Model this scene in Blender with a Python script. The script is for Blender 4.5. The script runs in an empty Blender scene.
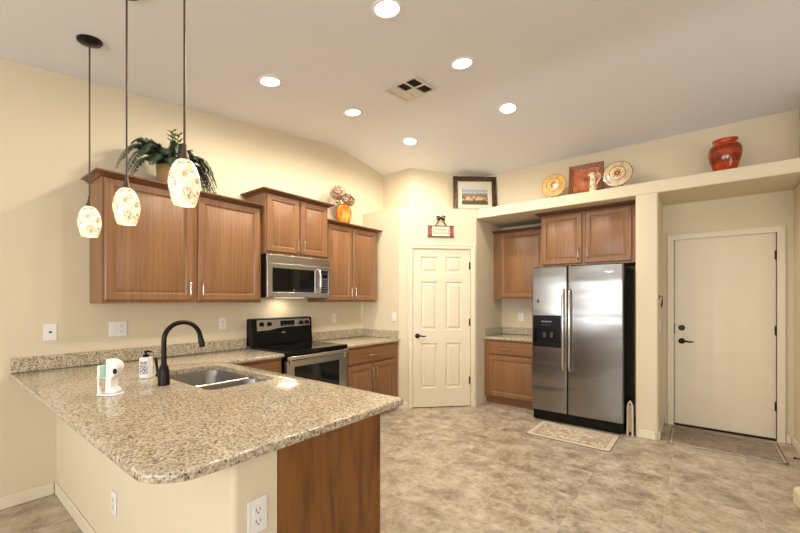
import bpy, bmesh, math, random
from mathutils import Vector, Matrix, geometry
random.seed(7)
PI = math.pi
SC = bpy.context.scene
COL = SC.collection

# ------------------------------------------------------------------ camera
cam = bpy.data.cameras.new('camera')
cam.sensor_width = 36.0
cam.lens = 379.5 / 800 * 36.0
cam.shift_y = 33.5 / 800
cam.clip_start = 0.05
co = bpy.data.objects.new('camera', cam)
co.location = (0, 0, 1.387)
co.rotation_euler = (PI / 2, 0, math.radians(38.0))
COL.objects.link(co)
SC.camera = co

# ------------------------------------------------------------------ exposure, world, daylight
vs = SC.view_settings
vs.view_transform = 'Standard'
vs.look = 'None'
vs.gamma = 1.0
vs.use_curve_mapping = False
vs.exposure = 0.25
w = bpy.data.worlds.new('world')
w.use_nodes = True
w.node_tree.nodes['Background'].inputs[0].default_value = (1.0, 0.95, 0.88, 1)
w.node_tree.nodes['Background'].inputs[1].default_value = 0.3
SC.world = w

def area(name, loc, rot, sx, sy, power, color):
    l = bpy.data.lights.new(name, 'AREA')
    l.shape = 'RECTANGLE'; l.size = sx; l.size_y = sy
    l.energy = power; l.color = color
    o = bpy.data.objects.new(name, l)
    o.location = loc; o.rotation_euler = rot
    COL.objects.link(o)
    return o
# daylight through the windows of the wall behind the camera and of the right-hand wall
area('window_light_rear', (-1.5, -3.52, 1.65), (PI / 2 + .35, 0, 0), 3.4, 1.4, 128, (0.95, 0.965, 1.0))
area('window_light_side', (2.2, -3.52, 1.65), (PI / 2 + .35, 0, 0), 2.6, 1.4, 112, (0.95, 0.965, 1.0))
area('window_light_right', (4.12, 0.6, 1.45), (PI / 2 + .35, 0, PI / 2), 2.6, 1.5, 46, (0.94, 0.96, 1.0))

CAN_POWER = 54
PENDANT_GLOW = .42

# ------------------------------------------------------------------ colour and materials
def lin(c):
    return tuple(((v / 255) / 12.92 if v / 255 <= .04045 else ((v / 255 + .055) / 1.055) ** 2.4) for v in c) + (1,)

class NT:
    """small helper around a node tree"""
    def __init__(s, name, rough=.5, metal=0.0, **kw):
        s.m = bpy.data.materials.new(name); s.m.use_nodes = True
        s.t = s.m.node_tree; s.b = s.t.nodes['Principled BSDF']
        s.b.inputs['Roughness'].default_value = rough
        s.b.inputs['Metallic'].default_value = metal
        for k, v in kw.items():
            s.b.inputs[k.replace('_', ' ')].default_value = v
        s.tc = None
    def n(s, typ, **kw):
        x = s.t.nodes.new(typ)
        for k, v in kw.items(): setattr(x, k, v)
        return x
    def l(s, a, b): s.t.links.new(a, b)
    def co(s, scale=(1, 1, 1), loc=(0, 0, 0), rot=(0, 0, 0)):
        if s.tc is None: s.tc = s.n('ShaderNodeTexCoord')
        mp = s.n('ShaderNodeMapping')
        mp.inputs['Scale'].default_value = scale; mp.inputs['Location'].default_value = loc
        mp.inputs['Rotation'].default_value = rot
        s.l(s.tc.outputs['Object'], mp.inputs['Vector'])
        return mp.outputs[0]
    def noise(s, v, scale, detail=4, rough=.55, dist=0):
        x = s.n('ShaderNodeTexNoise'); s.l(v, x.inputs['Vector'])
        x.inputs['Scale'].default_value = scale; x.inputs['Detail'].default_value = detail
        x.inputs['Roughness'].default_value = rough; x.inputs['Distortion'].default_value = dist
        return x.outputs['Fac']
    def voro(s, v, scale, out='Distance', rnd=1):
        x = s.n('ShaderNodeTexVoronoi'); s.l(v, x.inputs['Vector'])
        x.inputs['Scale'].default_value = scale; x.inputs['Randomness'].default_value = rnd
        return x.outputs[out]
    def ramp(s, fac, stops, mode='LINEAR'):
        x = s.n('ShaderNodeValToRGB'); s.l(fac, x.inputs[0])
        cr = x.color_ramp; cr.interpolation = mode
        while len(cr.elements) < len(stops): cr.elements.new(.5)
        for e, (p, c) in zip(cr.elements, stops): e.position = p; e.color = c
        return x.outputs[0]
    def math(s, op, a, b=None, c=None):
        x = s.n('ShaderNodeMath', operation=op)
        for i, v in enumerate((a, b, c)):
            if v is None: continue
            if isinstance(v, (int, float)): x.inputs[i].default_value = v
            else: s.l(v, x.inputs[i])
        return x.outputs[0]
    def mix(s, fac, a, b, mode='MIX'):
        x = s.n('ShaderNodeMix', data_type='RGBA', blend_type=mode)
        for i, v in ((0, fac), (6, a), (7, b)):
            if isinstance(v, (int, float)): x.inputs[i].default_value = v
            elif isinstance(v, tuple): x.inputs[i].default_value = v
            else: s.l(v, x.inputs[i])
        return x.outputs[2]
    def sep(s, v):
        x = s.n('ShaderNodeSeparateXYZ'); s.l(v, x.inputs[0]); return x.outputs
    def base(s, c):
        if isinstance(c, tuple): s.b.inputs['Base Color'].default_value = c
        else: s.l(c, s.b.inputs['Base Color'])
        return s
    def bump(s, h, strength=.2, dist=.01):
        x = s.n('ShaderNodeBump'); x.inputs['Strength'].default_value = strength; x.inputs['Distance'].default_value = dist
        s.l(h, x.inputs['Height']); s.l(x.outputs[0], s.b.inputs['Normal']); return s

def plain(name, rgb, rough=.5, metal=0.0, var=.06, vscale=6, **kw):
    """a colour with slight procedural variation"""
    t = NT(name, rough, metal, **kw)
    c = lin(rgb)
    f = t.noise(t.co(), vscale, 3)
    d = tuple(x * (1 - var) for x in c[:3]) + (1,); e = tuple(min(1, x * (1 + var)) for x in c[:3]) + (1,)
    t.base(t.ramp(f, [(.3, d), (.7, e)]))
    return t.m

def mk_wall(name, rgb, bump=.12):
    t = NT(name, .75)
    c = lin(rgb)
    t.base(t.ramp(t.noise(t.co(), .9, 3), [(.3, tuple(x * .97 for x in c[:3]) + (1,)), (.7, c)]))
    t.bump(t.noise(t.co(), 55, 4, .6), bump, .004)
    return t.m

def mk_wood(name, dark, mid, light, rough=.33, axis='z', cath=.0):
    t = NT(name, rough)
    sc = {'z': (6, 6, .5), 'x': (.5, 6, 6), 'y': (6, .5, 6)}[axis]
    sf = {'z': (130, 130, 2.2), 'x': (2.2, 130, 130), 'y': (130, 2.2, 130)}[axis]
    big = t.noise(t.co(sc), 1.6, 4, .6, .8)
    fine = t.noise(t.co(sf), 1.0, 3, .6)
    wv = t.n('ShaderNodeTexWave', wave_type='BANDS', bands_direction='X' if axis != 'x' else 'Z')
    t.l(t.co({'z': (1, 1, .16), 'x': (.16, 1, 1), 'y': (1, .16, 1)}[axis]), wv.inputs[0])
    wv.inputs['Scale'].default_value = 9; wv.inputs['Distortion'].default_value = 7
    wv.inputs['Detail'].default_value = 2; wv.inputs['Detail Scale'].default_value = 1.4
    f = t.math('ADD', t.math('MULTIPLY', big, .5 - cath * .2), t.math('MULTIPLY', fine, .34 - cath * .04))
    f = t.math('ADD', f, t.math('MULTIPLY', wv.outputs['Fac'], .10 + cath * .34))
    t.base(t.ramp(f, [(.18, lin(dark)), (.47, lin(mid)), (.78, lin(light))]))
    t.bump(fine, .08, .002)
    return t.m

def mk_granite():
    t = NT('granite', .12, Specular_IOR_Level=.55)
    v = t.co()
    n1 = t.noise(v, 85, 5, .7)
    n2 = t.noise(v, 150, 4, .6)
    vo = t.voro(v, 150, 'Color')
    big = t.noise(v, 5, 3)
    sp = t.sep(vo)
    base = t.ramp(n1, [(.36, lin((120, 105, 84))), (.46, lin((170, 156, 130))), (.55, lin((201, 188, 162))), (.68, lin((222, 213, 192)))])
    tint = t.mix(t.math('MULTIPLY', big, .2), base, lin((192, 170, 138)))
    m1 = t.math('LESS_THAN', sp[0], .16)
    c = t.mix(t.math('MULTIPLY', m1, .6), tint, lin((124, 102, 80)))
    m2 = t.math('LESS_THAN', t.math('ADD', sp[1], t.math('MULTIPLY', n2, .1)), .11)
    c = t.mix(t.math('MULTIPLY', m2, .85), c, lin((64, 52, 42)))
    m3 = t.math('GREATER_THAN', sp[2], .9)
    c = t.mix(t.math('MULTIPLY', m3, .5), c, lin((226, 216, 196)))
    t.base(c)
    return t.m

def mk_steel(name='brushed_steel', rough=.26, wav=0.0, rgb=(190, 188, 184)):
    t = NT(name, rough, 1.0)
    g = t.noise(t.co((2, 2, 260)), 1, 2)
    c = lin(rgb)
    t.base(t.ramp(g, [(.3, tuple(x * .93 for x in c[:3]) + (1,)), (.7, c)]))
    if wav:
        tn = t.n('ShaderNodeTangent', direction_type='RADIAL', axis='Z'); t.l(tn.outputs[0], t.b.inputs['Tangent'])
        t.b.inputs['Anisotropic'].default_value = .75
        t.bump(t.noise(t.co((.55, 1, 2.4)), 1.5, 1, .4, .5), wav, .06)
    return t.m

def mk_floor():
    t = NT('floor_tile', .32)
    v = t.co()
    x, y, _ = t.sep(v)
    T = .495
    row = t.math('FLOOR', t.math('DIVIDE', t.math('ADD', x, .165), T))
    fx = t.math('FRACT', t.math('DIVIDE', t.math('ADD', x, .165), T))
    yy = t.math('ADD', t.math('DIVIDE', t.math('ADD', y, .1), T), t.math('MULTIPLY', row, .5))
    fy = t.math('FRACT', yy)
    ex = t.math('ABSOLUTE', t.math('SUBTRACT', fx, .5)); ey = t.math('ABSOLUTE', t.math('SUBTRACT', fy, .5))
    gr = t.math('GREATER_THAN', t.math('MAXIMUM', ex, ey), .4955)
    cell = t.n('ShaderNodeTexWhiteNoise', noise_dimensions='2D')
    cb = t.n('ShaderNodeCombineXYZ'); t.l(row, cb.inputs[0]); t.l(t.math('FLOOR', yy), cb.inputs[1]); t.l(cb.outputs[0], cell.inputs['Vector'])
    # shift the stone figure from tile to tile
    off = t.n('ShaderNodeVectorMath', operation='MULTIPLY_ADD'); t.l(cell.outputs['Color'], off.inputs[0])
    off.inputs[1].default_value = (7, 7, 7); t.l(v, off.inputs[2])
    n1 = t.noise(off.outputs[0], 5.6, 9, .72, .15)
    n2 = t.noise(off.outputs[0], 30, 6, .75)
    f = t.math('ADD', t.math('MULTIPLY', n1, .72), t.math('MULTIPLY', n2, .28))
    c = t.ramp(f, [(.35, lin((126, 110, 92))), (.45, lin((160, 144, 124))), (.53, lin((186, 172, 151))), (.63, lin((208, 197, 180)))])
    c = t.mix(t.math('MULTIPLY', cell.outputs['Value'], .10), c, lin((150, 126, 100)))
    c = t.mix(t.math('MULTIPLY', gr, .28), c, lin((206, 194, 174)))
    t.base(c)
    t.bump(n2, .05, .003)
    return t.m

def mk_ceiling():
    t = NT('ceiling_paint', .85)
    c = lin((232, 232, 235))
    t.base(t.ramp(t.noise(t.co(), .7, 2), [(.3, tuple(x * .98 for x in c[:3]) + (1,)), (.7, c)]))
    t.bump(t.noise(t.co(), 45, 4), .1, .004)
    return t.m

M = {}
M['wall'] = mk_wall('wall_paint', (221, 208, 180))
M['ceiling'] = mk_ceiling()
M['floor'] = mk_floor()
M['trim'] = plain('trim_paint', (230, 219, 194), .42, var=.02)
M['door'] = plain('door_paint', (228, 216, 190), .4, var=.02)
M['wood'] = mk_wood('cabinet_wood', (112, 77, 48), (139, 99, 65), (163, 121, 84))
M['wood_h'] = mk_wood('cabinet_wood_level', (112, 77, 48), (139, 99, 65), (163, 121, 84), axis='x')
M['wood_crown_shaded'] = mk_wood('moulding_wood_shaded', (88, 56, 34), (112, 74, 46), (136, 94, 62), axis='x')  # darker copy of the cabinet wood, cavity shade put into its colour
M['oak'] = mk_wood('oak_panel', (72, 40, 13), (114, 69, 25), (140, 91, 40), .38, 'z', .5)
M['granite'] = mk_granite()
M['steel'] = mk_steel()
M['steel_wavy'] = mk_steel('fridge_steel', .26, .2, (146, 145, 143))
M['nickel'] = mk_steel('brushed_nickel', .22, 0, (214, 208, 198))
M['sink'] = mk_steel('sink_steel', .24, 0, (160, 158, 154))
M['black'] = plain('black_plastic', (10, 10, 11), .3, var=.1, Specular_IOR_Level=.22)
M['blackglass'] = plain('black_glass', (7, 7, 8), .06, var=.1, Specular_IOR_Level=.35)
M['ovenglass'] = plain('oven_window_glass', (22, 26, 22), .05, var=.1)
M['bronze'] = plain('dark_bronze', (34, 27, 23), .32, .6, var=.15)
M['hinge'] = plain('aged_bronze', (62, 50, 40), .4, .7, var=.1)
M['white'] = plain('white_plastic', (236, 234, 228), .35, var=.01)
M['socket'] = plain('outlet_slot', (60, 56, 52), .5)
M['duct_shade'] = plain('vent_duct_shade', (74, 66, 58), .8)  # dark colour for the shade inside the vent, used on blades too
M['ventwhite'] = plain('vent_paint', (218, 212, 202), .5, var=.02)
M['rod'] = plain('pendant_rod', (92, 72, 56), .4, .4, var=.1)

def emit(name, rgb, strength):
    t = NT(name, .4)
    t.base(lin(rgb))
    t.b.inputs['Emission Color'].default_value = lin(rgb)
    t.b.inputs['Emission Strength'].default_value = strength
    return t.m
M['lamp'] = emit('recessed_lamp', (255, 240, 214), 12)

# ------------------------------------------------------------------ mesh helpers
class B:
    def __init__(s): s.bm = bmesh.new()
    def face(s, pts):
        return s.bm.faces.new([s.bm.verts.new(p) for p in pts])
    def box(s, lo, hi):
        x0, y0, z0 = lo; x1, y1, z1 = hi
        v = [s.bm.verts.new(p) for p in ((x0, y0, z0), (x1, y0, z0), (x1, y1, z0), (x0, y1, z0), (x0, y0, z1), (x1, y0, z1), (x1, y1, z1), (x0, y1, z1))]
        for f in ((0, 3, 2, 1), (4, 5, 6, 7), (0, 1, 5, 4), (1, 2, 6, 5), (2, 3, 7, 6), (3, 0, 4, 7)):
            s.bm.faces.new([v[i] for i in f])
        return s
    def prism(s, poly, z0, z1, holes=()):
        """upright prism of a plan polygon; z1 may be a function of (x, y)"""
        top = z1 if callable(z1) else (lambda x, y: z1)
        bot = z0 if callable(z0) else (lambda x, y: z0)
        loops = [list(poly)] + [list(h) for h in holes]
        flat = [p for l in loops for p in l]
        lo = [s.bm.verts.new((x, y, bot(x, y))) for x, y in flat]
        hi = [s.bm.verts.new((x, y, top(x, y))) for x, y in flat]
        if holes:
            tri = geometry.tessellate_polygon([[Vector((x, y, 0)) for x, y in l] for l in loops])
            for t in tri:
                s.bm.faces.new([hi[i] for i in t]); s.bm.faces.new([lo[i] for i in reversed(t)])
        else:
            s.bm.faces.new(hi); s.bm.faces.new(lo[::-1])
        k = 0
        for l in loops:
            n = len(l)
            for i in range(n):
                j = (i + 1) % n
                s.bm.faces.new((lo[k + i], lo[k + j], hi[k + j], hi[k + i]))
            k += n
        return s
    def lathe(s, prof, c=(0, 0, 0), n=28, cap=True, mat=None):
        """prof: list of (r, z) about the z axis"""
        rings = []
        T = mat or Matrix()
        for r, z in prof:
            if r < 1e-6: rings.append([s.bm.verts.new(T @ Vector((c[0], c[1], c[2] + z)))])
            else: rings.append([s.bm.verts.new(T @ Vector((c[0] + r * math.cos(2 * PI * i / n), c[1] + r * math.sin(2 * PI * i / n), c[2] + z))) for i in range(n)])
        for a, b in zip(rings, rings[1:]):
            for i in range(n):
                j = (i + 1) % n
                if len(a) == 1 and len(b) == 1: continue
                if len(a) == 1: s.bm.faces.new((a[0], b[j], b[i]))
                elif len(b) == 1: s.bm.faces.new((a[i], a[j], b[0]))
                else: s.bm.faces.new((a[i], a[j], b[j], b[i]))
        if cap:
            for r in (rings[0], rings[-1]):
                if len(r) > 2: s.bm.faces.new(r)
        return s
    def tube(s, pts, r, n=10, caps=True):
        """tube along points; r a number or one per point"""
        pts = [Vector(p) for p in pts]
        rr = r if isinstance(r, (list, tuple)) else [r] * len(pts)
        rings = []; up = None
        for i, p in enumerate(pts):
            d = (pts[min(i + 1, len(pts) - 1)] - pts[max(i - 1, 0)]).normalized()
            if up is None:
                up = Vector((0, 0, 1)) if abs(d.z) < .9 else Vector((1, 0, 0))
            a = d.cross(up).normalized(); up = a.cross(d).normalized()
            rings.append([s.bm.verts.new(p + (a * math.cos(2 * PI * k / n) + up * math.sin(2 * PI * k / n)) * rr[i]) for k in range(n)])
        for a, b in zip(rings, rings[1:]):
            for k in range(n):
                s.bm.faces.new((a[k], a[(k + 1) % n], b[(k + 1) % n], b[k]))
        if caps:
            s.bm.faces.new(rings[0][::-1]); s.bm.faces.new(rings[-1])
        return s
    def loops(s, rects, back):
        """rects: (x0, z0, x1, z1, y) from outside to inside, closed by a flat centre; back: y of the rear"""
        R = []
        for x0, z0, x1, z1, y in rects:
            R.append([s.bm.verts.new(p) for p in ((x0, y, z0), (x1, y, z0), (x1, y, z1), (x0, y, z1))])
        x0, z0, x1, z1, _ = rects[0]
        bk = [s.bm.verts.new(p) for p in ((x0, back, z0), (x1, back, z0), (x1, back, z1), (x0, back, z1))]
        for a, b in zip([bk] + R, R):
            for i in range(4):
                s.bm.faces.new((a[i], a[(i + 1) % 4], b[(i + 1) % 4], b[i]))
        s.bm.faces.new(R[-1]); s.bm.faces.new(bk[::-1])
        return s
    def xf(s, m):
        bmesh.ops.transform(s.bm, matrix=m, verts=s.bm.verts); return s
    def build(s, name, mat, parent=None, bevel=0, seg=2, smooth=None, loc=None, rotz=0, rot=None):
        bmesh.ops.recalc_face_normals(s.bm, faces=s.bm.faces)
        me = bpy.data.meshes.new(name); s.bm.to_mesh(me); s.bm.free()
        me.materials.append(mat)
        o = bpy.data.objects.new(name, me); COL.objects.link(o)
        if parent: o.parent = parent
        if loc: o.location = loc
        if rotz: o.rotation_euler = (0, 0, rotz)
        if rot: o.rotation_euler = rot
        if bevel:
            md = o.modifiers.new('bevel', 'BEVEL'); md.width = bevel; md.segments = seg
            md.limit_method = 'ANGLE'; md.angle_limit = math.radians(40)
            md.harden_normals = True
        if smooth is not None or bevel:
            me.shade_smooth()
            me.set_sharp_from_angle(angle=math.radians(smooth if smooth is not None else 35))
        return o

def tag(o, label, cat, group=None, kind=None):
    o['label'] = label; o['category'] = cat
    if group: o['group'] = group
    if kind: o['kind'] = kind
    return o
def thing(name, label, cat, loc=(0, 0, 0), rotz=0, group=None, rot=None):
    o = bpy.data.objects.new(name, None); COL.objects.link(o)
    o.empty_display_size = .05
    o.location = loc; o.rotation_euler = rot or (0, 0, rotz)
    return tag(o, label, cat, group)
def struct(o, label=None, cat=None):
    o['kind'] = 'structure'
    if label: o['label'] = label; o['category'] = cat
    return o
def copy_thing(root, loc, rotz, label):
    r = root.copy(); COL.objects.link(r); r.location = loc; r.rotation_euler = (0, 0, rotz); r['label'] = label
    for ch in list(root.children):
        c = ch.copy(); COL.objects.link(c); c.parent = r
        for g in list(ch.children):
            d = g.copy(); COL.objects.link(d); d.parent = c
    return r

def fillet(poly, spec, n=6):
    """round corners of a plan polygon; spec {index: radius}"""
    out = []; N = len(poly)
    for i, p in enumerate(poly):
        if i not in spec: out.append(p); continue
        r = spec[i]; P = Vector(p); a = (Vector(poly[i - 1]) - P).normalized(); b = (Vector(poly[(i + 1) % N]) - P).normalized()
        ang = a.angle(b); t = r / math.tan(ang / 2)
        c = P + (a + b).normalized() * (r / math.sin(ang / 2))
        s0 = P + a * t - c; s1 = P + b * t - c
        a0 = math.atan2(s0.y, s0.x); a1 = math.atan2(s1.y, s1.x); d = a1 - a0
        while d > PI: d -= 2 * PI
        while d < -PI: d += 2 * PI
        for k in range(n + 1):
            q = a0 + d * k / n; out.append((c.x + r * math.cos(q), c.y + r * math.sin(q)))
    return out

# ------------------------------------------------------------------ the room
XW = -3.625; ZL = 2.57; YP = 3.80; YR = 3.3
def ceil_z(y):
    a = 2.945 + .121 * y; b = 3.22 - .135 * (y - 4.235)
    r = .22
    if abs(y - YR) < r:                       # softly rounded ridge
        a0 = 2.945 + .121 * (YR - r); b0 = 3.22 - .135 * (YR + r - 4.235)
        t = (y - YR + r) / (2 * r)
        m = 3.343
        return (1 - t) ** 2 * a0 + 2 * t * (1 - t) * m + t * t * b0
    return min(a, b)
X1, Y1 = 4.2, -3.6
ys = [Y1] + [YR - .22 + .44 * k / 8 for k in range(9)] + [5.46]

struct(B().box((XW - .1, Y1 - .1, -.1), (X1 + .1, 5.46, 0)).build('floor', M['floor']))
b = B()
prof = [(y, ceil_z(y)) for y in ys]
for i in range(len(prof) - 1):
    (ya, za), (yb, zb) = prof[i], prof[i + 1]
    b.face([(XW - .1, ya, za), (X1 + .1, ya, za), (X1 + .1, yb, zb), (XW - .1, yb, zb)])
    b.face([(XW - .1, ya, za + .12), (XW - .1, yb, zb + .12), (X1 + .1, yb, zb + .12), (X1 + .1, ya, za + .12)])
bmesh.ops.remove_doubles(b.bm, verts=b.bm.verts, dist=1e-5)
o = b.build('ceiling', M['ceiling'], smooth=60)
struct(o)
# left wall, its top following the vault
b = B()
prf = [(y, z) for y, z in prof if y < 4.3] + [(4.3, ceil_z(4.3))]
pts = [(Y1 - .1, 0), (4.3, 0)] + [(y, z + .02) for y, z in reversed(prf)] + [(Y1 - .1, ceil_z(Y1) + .02)]
fa = [b.bm.verts.new((XW, y, z)) for y, z in pts]; fb = [b.bm.verts.new((XW - .1, y, z)) for y, z in pts]
b.bm.faces.new(fa); b.bm.faces.new(fb[::-1])
for i in range(len(pts)):
    j = (i + 1) % len(pts); b.bm.faces.new((fa[i], fb[i], fb[j], fa[j]))
struct(b.build('wall_left', M['wall']))
# pantry closet: corner block with a door recess in its diagonal face
P0 = Vector((-2.983, 3.80)); DI = Vector((1, 1)).normalized(); IN = Vector((-1, 1)).normalized()
S0, S1, SE = .170, .936, 1.0168
PE = P0 + DI * SE
def dg(s_, i_=0): q = P0 + DI * s_ + IN * i_; return (q.x, q.y)
full = fillet([(XW, YP), tuple(P0), tuple(PE), (PE.x, 5.46), (XW, 5.46)], {1: .02, 2: .02})
b = B()
low = fillet([(XW, YP), tuple(P0), dg(S0), dg(S0, .06), dg(S1, .06), dg(S1), tuple(PE), (PE.x, 5.46), (XW, 5.46)], {1: .02, 6: .02})
b.prism(low, 0, 2.068); b.prism(full, 2.068, ZL)
struct(b.build('wall_pantry', M['wall'], smooth=30))
# set-back wall above the plant ledge
b = B()
up = [(XW, 4.235), (-3.135, 4.235), (-2.42, 4.95), (.735, 4.95), (.735, 5.46), (XW, 5.46)]
b.prism(up, ZL, lambda x, y: ceil_z(y) + .01)
struct(b.build('wall_upper', M['wall']))
# ledge over both alcoves, pillar between them, walls inside them
YL = 4.516; ZS = 2.447; YA = 5.34; YE = 5.20
struct(B().box((PE.x + .001, YL, ZS), (.735, 5.46, ZL)).build('wall_ledge', M['wall'], bevel=.012, seg=3))
pil = fillet([(-.490, YL), (-.298, YL), (-.298, 5.46), (-.490, 5.46)], {0: .02, 1: .02})
struct(B().prism(pil, 0, ZS).build('wall_pillar', M['wall'], smooth=30))
struct(B().box((PE.x, YA, 0), (-.490, 5.46, ZS)).build('wall_back', M['wall']))
D0, D1, DZ = -.198, .621, 2.072
b = B()
b.box((-.298, YE, 0), (D0, 5.46, ZS)); b.box((D1, YE, 0), (.735, 5.46, ZS)); b.box((D0, YE, DZ), (D1, 5.46, ZS)); b.box((D0, YE + .07, 0), (D1, 5.46, DZ))
struct(b.build('wall_entry', M['wall']))
b = B()
b.box((.735, YL, 0), (.835, 5.46, ceil_z(YL) + .01)); b.box((.835, YL, 0), (X1 + .1, YL + .1, ceil_z(YL) + .01))
struct(b.build('wall_right', M['wall']))
# walls behind the camera (they only shut the room)
struct(B().box((X1, Y1 - .1, 0), (X1 + .1, YL, 3.36)).build('wall_side', M['wall']))
struct(B().box((XW, Y1 - .1, 0), (X1, Y1, 2.53)).build('wall_rear', M['wall']))

# frames of the windows that let the daylight in
def window(name, x0, x1, z0, z1, m):
    b = B()
    for lo, hi in (((x0 - .06, 0, z0 - .06), (x1 + .06, .05, z0)), ((x0 - .06, 0, z1), (x1 + .06, .05, z1 + .06)), ((x0 - .06, 0, z0), (x0, .05, z1)), ((x1, 0, z0), (x1 + .06, .05, z1)), (((x0 + x1) / 2 - .02, 0, z0), ((x0 + x1) / 2 + .02, .03, z1))):
        b.box(lo, hi)
    b.xf(m); struct(b.build(name, M['trim'], bevel=.004))
window('window_1', -3.2, .2, .95, 2.35, Matrix.Translation((0, Y1 + .001, 0)))
window('window_2', .9, 3.5, .95, 2.35, Matrix.Translation((0, Y1 + .001, 0)))
window('window_3', -.7, 1.9, .7, 2.2, Matrix.Translation((X1 - .001, 0, 0)) @ Matrix.Rotation(PI / 2, 4, 'Z'))

# peninsula half wall with rounded corner
hw = fillet([(XW, .63), (-1.176, .63), (-1.176, .795), (XW, .795)], {1: .022})
struct(B().prism(hw, 0, .863).build('wall_peninsula', M['wall'], smooth=30))

# baseboards
def baseboard(name, pts):
    """pts: plan path, board on the left-hand side of travel"""
    b = B(); n = len(pts)
    for i in range(n - 1):
        a, c = Vector(pts[i]), Vector(pts[i + 1]); d = (c - a).normalized(); nr = Vector((-d.y, d.x)) * .013
        q = [a, c, c + nr, a + nr]
        b.prism([tuple(v) for v in q], .001, .083)
    return struct(b.build(name, M['trim'], bevel=.005))
baseboard('baseboard_left', [(XW, .616), (XW, Y1 + .01)])
baseboard('baseboard_peninsula', [(-1.195, .63), (XW + .014, .63)])
baseboard('baseboard_pantry', [dg(S0 - .058), tuple(P0 + DI * .012)])
baseboard('baseboard_pantry_alcove', [tuple(P0 + DI * (SE - .012)), dg(S1 + .058)])
baseboard('baseboard_pillar', [(-.298, YE - .014), (-.298, YL + .02)])
baseboard('baseboard_pillar_front', [(-.32, YL), (-.47, YL)])
baseboard('baseboard_entry', [(D0 - .062, YE), (-.284, YE)])
baseboard('baseboard_right', [(.735, YL + .02), (.735, YE - .001)])
baseboard('baseboard_entry_right', [(.72, YE), (D1 + .062, YE)])

# ------------------------------------------------------------------ doors
def casing(name, x0, x1, z1, wd, parent, y=-.016):
    b = B()
    b.prism([(x0 - wd, 0), (x0, 0), (x0, z1), (x1, z1), (x1, 0), (x1 + wd, 0), (x1 + wd, z1 + wd), (x0 - wd, z1 + wd)], y, -.001)
    b.xf(Matrix(((1, 0, 0, 0), (0, 0, 1, 0), (0, 1, 0, 0), (0, 0, 0, 1))))
    # outer raised band
    b2 = .018
    for q in ([(x0 - wd, 0), (x0 - wd + b2, 0), (x0 - wd + b2, z1 + wd - b2), (x0 - wd, z1 + wd)],
              [(x1 + wd - b2, 0), (x1 + wd, 0), (x1 + wd, z1 + wd), (x1 + wd - b2, z1 + wd - b2)],
              [(x0 - wd, z1 + wd), (x0 - wd + b2, z1 + wd - b2), (x1 + wd - b2, z1 + wd - b2), (x1 + wd, z1 + wd)]):
        vs_ = [[b.bm.verts.new((x, yy, z)) for x, z in q] for yy in (y - .006, y + .001)]
        b.bm.faces.new(vs_[0]); b.bm.faces.new(vs_[1][::-1])
        for i in range(4):
            j = (i + 1) % 4; b.bm.faces.new((vs_[0][i], vs_[1][i], vs_[1][j], vs_[0][j]))
    o = b.build(name, M['trim'], parent, bevel=.003)
    return o
def lever(parent, x, z, y, direction):
    b = B(); RX = Matrix.Translation((x, y, z)) @ Matrix.Rotation(PI / 2, 4, 'X')
    b.lathe([(0, 0), (.031, 0), (.031, .006), (.024, .012), (.012, .014), (.011, .042), (0, .042)], n=20, mat=RX)
    b.tube([(x, y - .04, z), (x + direction * .03, y - .046, z + .002), (x + direction * .075, y - .044, z - .004), (x + direction * .105, y - .04, z)], [.011, .010, .008, .006], 8)
    return b.build('lever_handle', M['bronze'], parent, smooth=40)
def hinge(parent, x, z, y):
    b = B(); b.box((x - .011, y - .004, z - .045), (x + .011, y, z + .045)); b.tube([(x, y - .008, z - .046), (x, y - .008, z + .046)], .006, 8)
    return b.build('hinge', M['hinge'], parent)

# pantry door: six raised panels
dl = (S1 - S0) - .008
b = B(); W6, H6 = dl, 2.043
xs = [0, .105, .338, .105 + .315, .653, W6]
xs = [0, .108, W6 / 2 - .055, W6 / 2 + .055, W6 - .108, W6]
zs = [0, .24, .82, .99, 1.612, 1.73, 1.935, H6]
Y0_, Y1_ = -.0175, .0175
for x0, x1 in ((xs[0], xs[1]), (xs[2], xs[3]), (xs[4], xs[5])): b.box((x0, Y0_, 0), (x1, Y1_, H6))
for z0, z1 in ((zs[0], zs[1]), (zs[2], zs[3]), (zs[4], zs[5]), (zs[6], zs[7])):
    for x0, x1 in ((xs[1], xs[2]), (xs[3], xs[4])): b.box((x0, Y0_, z0), (x1, Y1_, z1))
for z0, z1 in ((zs[1], zs[2]), (zs[3], zs[4]), (zs[5], zs[6])):
    for x0, x1 in ((xs[1], xs[2]), (xs[3], xs[4])):
        b.loops([(x0, z0, x1, z1, Y0_), (x0 + .012, z0 + .012, x1 - .012, z1 - .012, Y0_ + .014), (x0 + .02, z0 + .02, x1 - .02, z1 - .02, Y0_ + .014),
                 (x0 + .045, z0 + .045, x1 - .045, z1 - .045, Y0_ + .003)], Y1_)
q = P0 + DI * (S0 + .004) + IN * .024
door1 = b.build('door_1', M['door'], loc=(q.x, q.y, .012), rotz=PI / 4)
struct(door1, 'cream six-panel pantry door in the diagonal corner wall', 'door')
o = casing('door_casing', -.004 - .0, dl + .004, 2.05, .055, door1, -.024 - .016); o.location.z = -.011
lever(door1, .062, .915, Y0_, 1)
for z in (.33, 1.085, 1.82): hinge(door1, dl - .004, z, Y0_)
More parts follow.
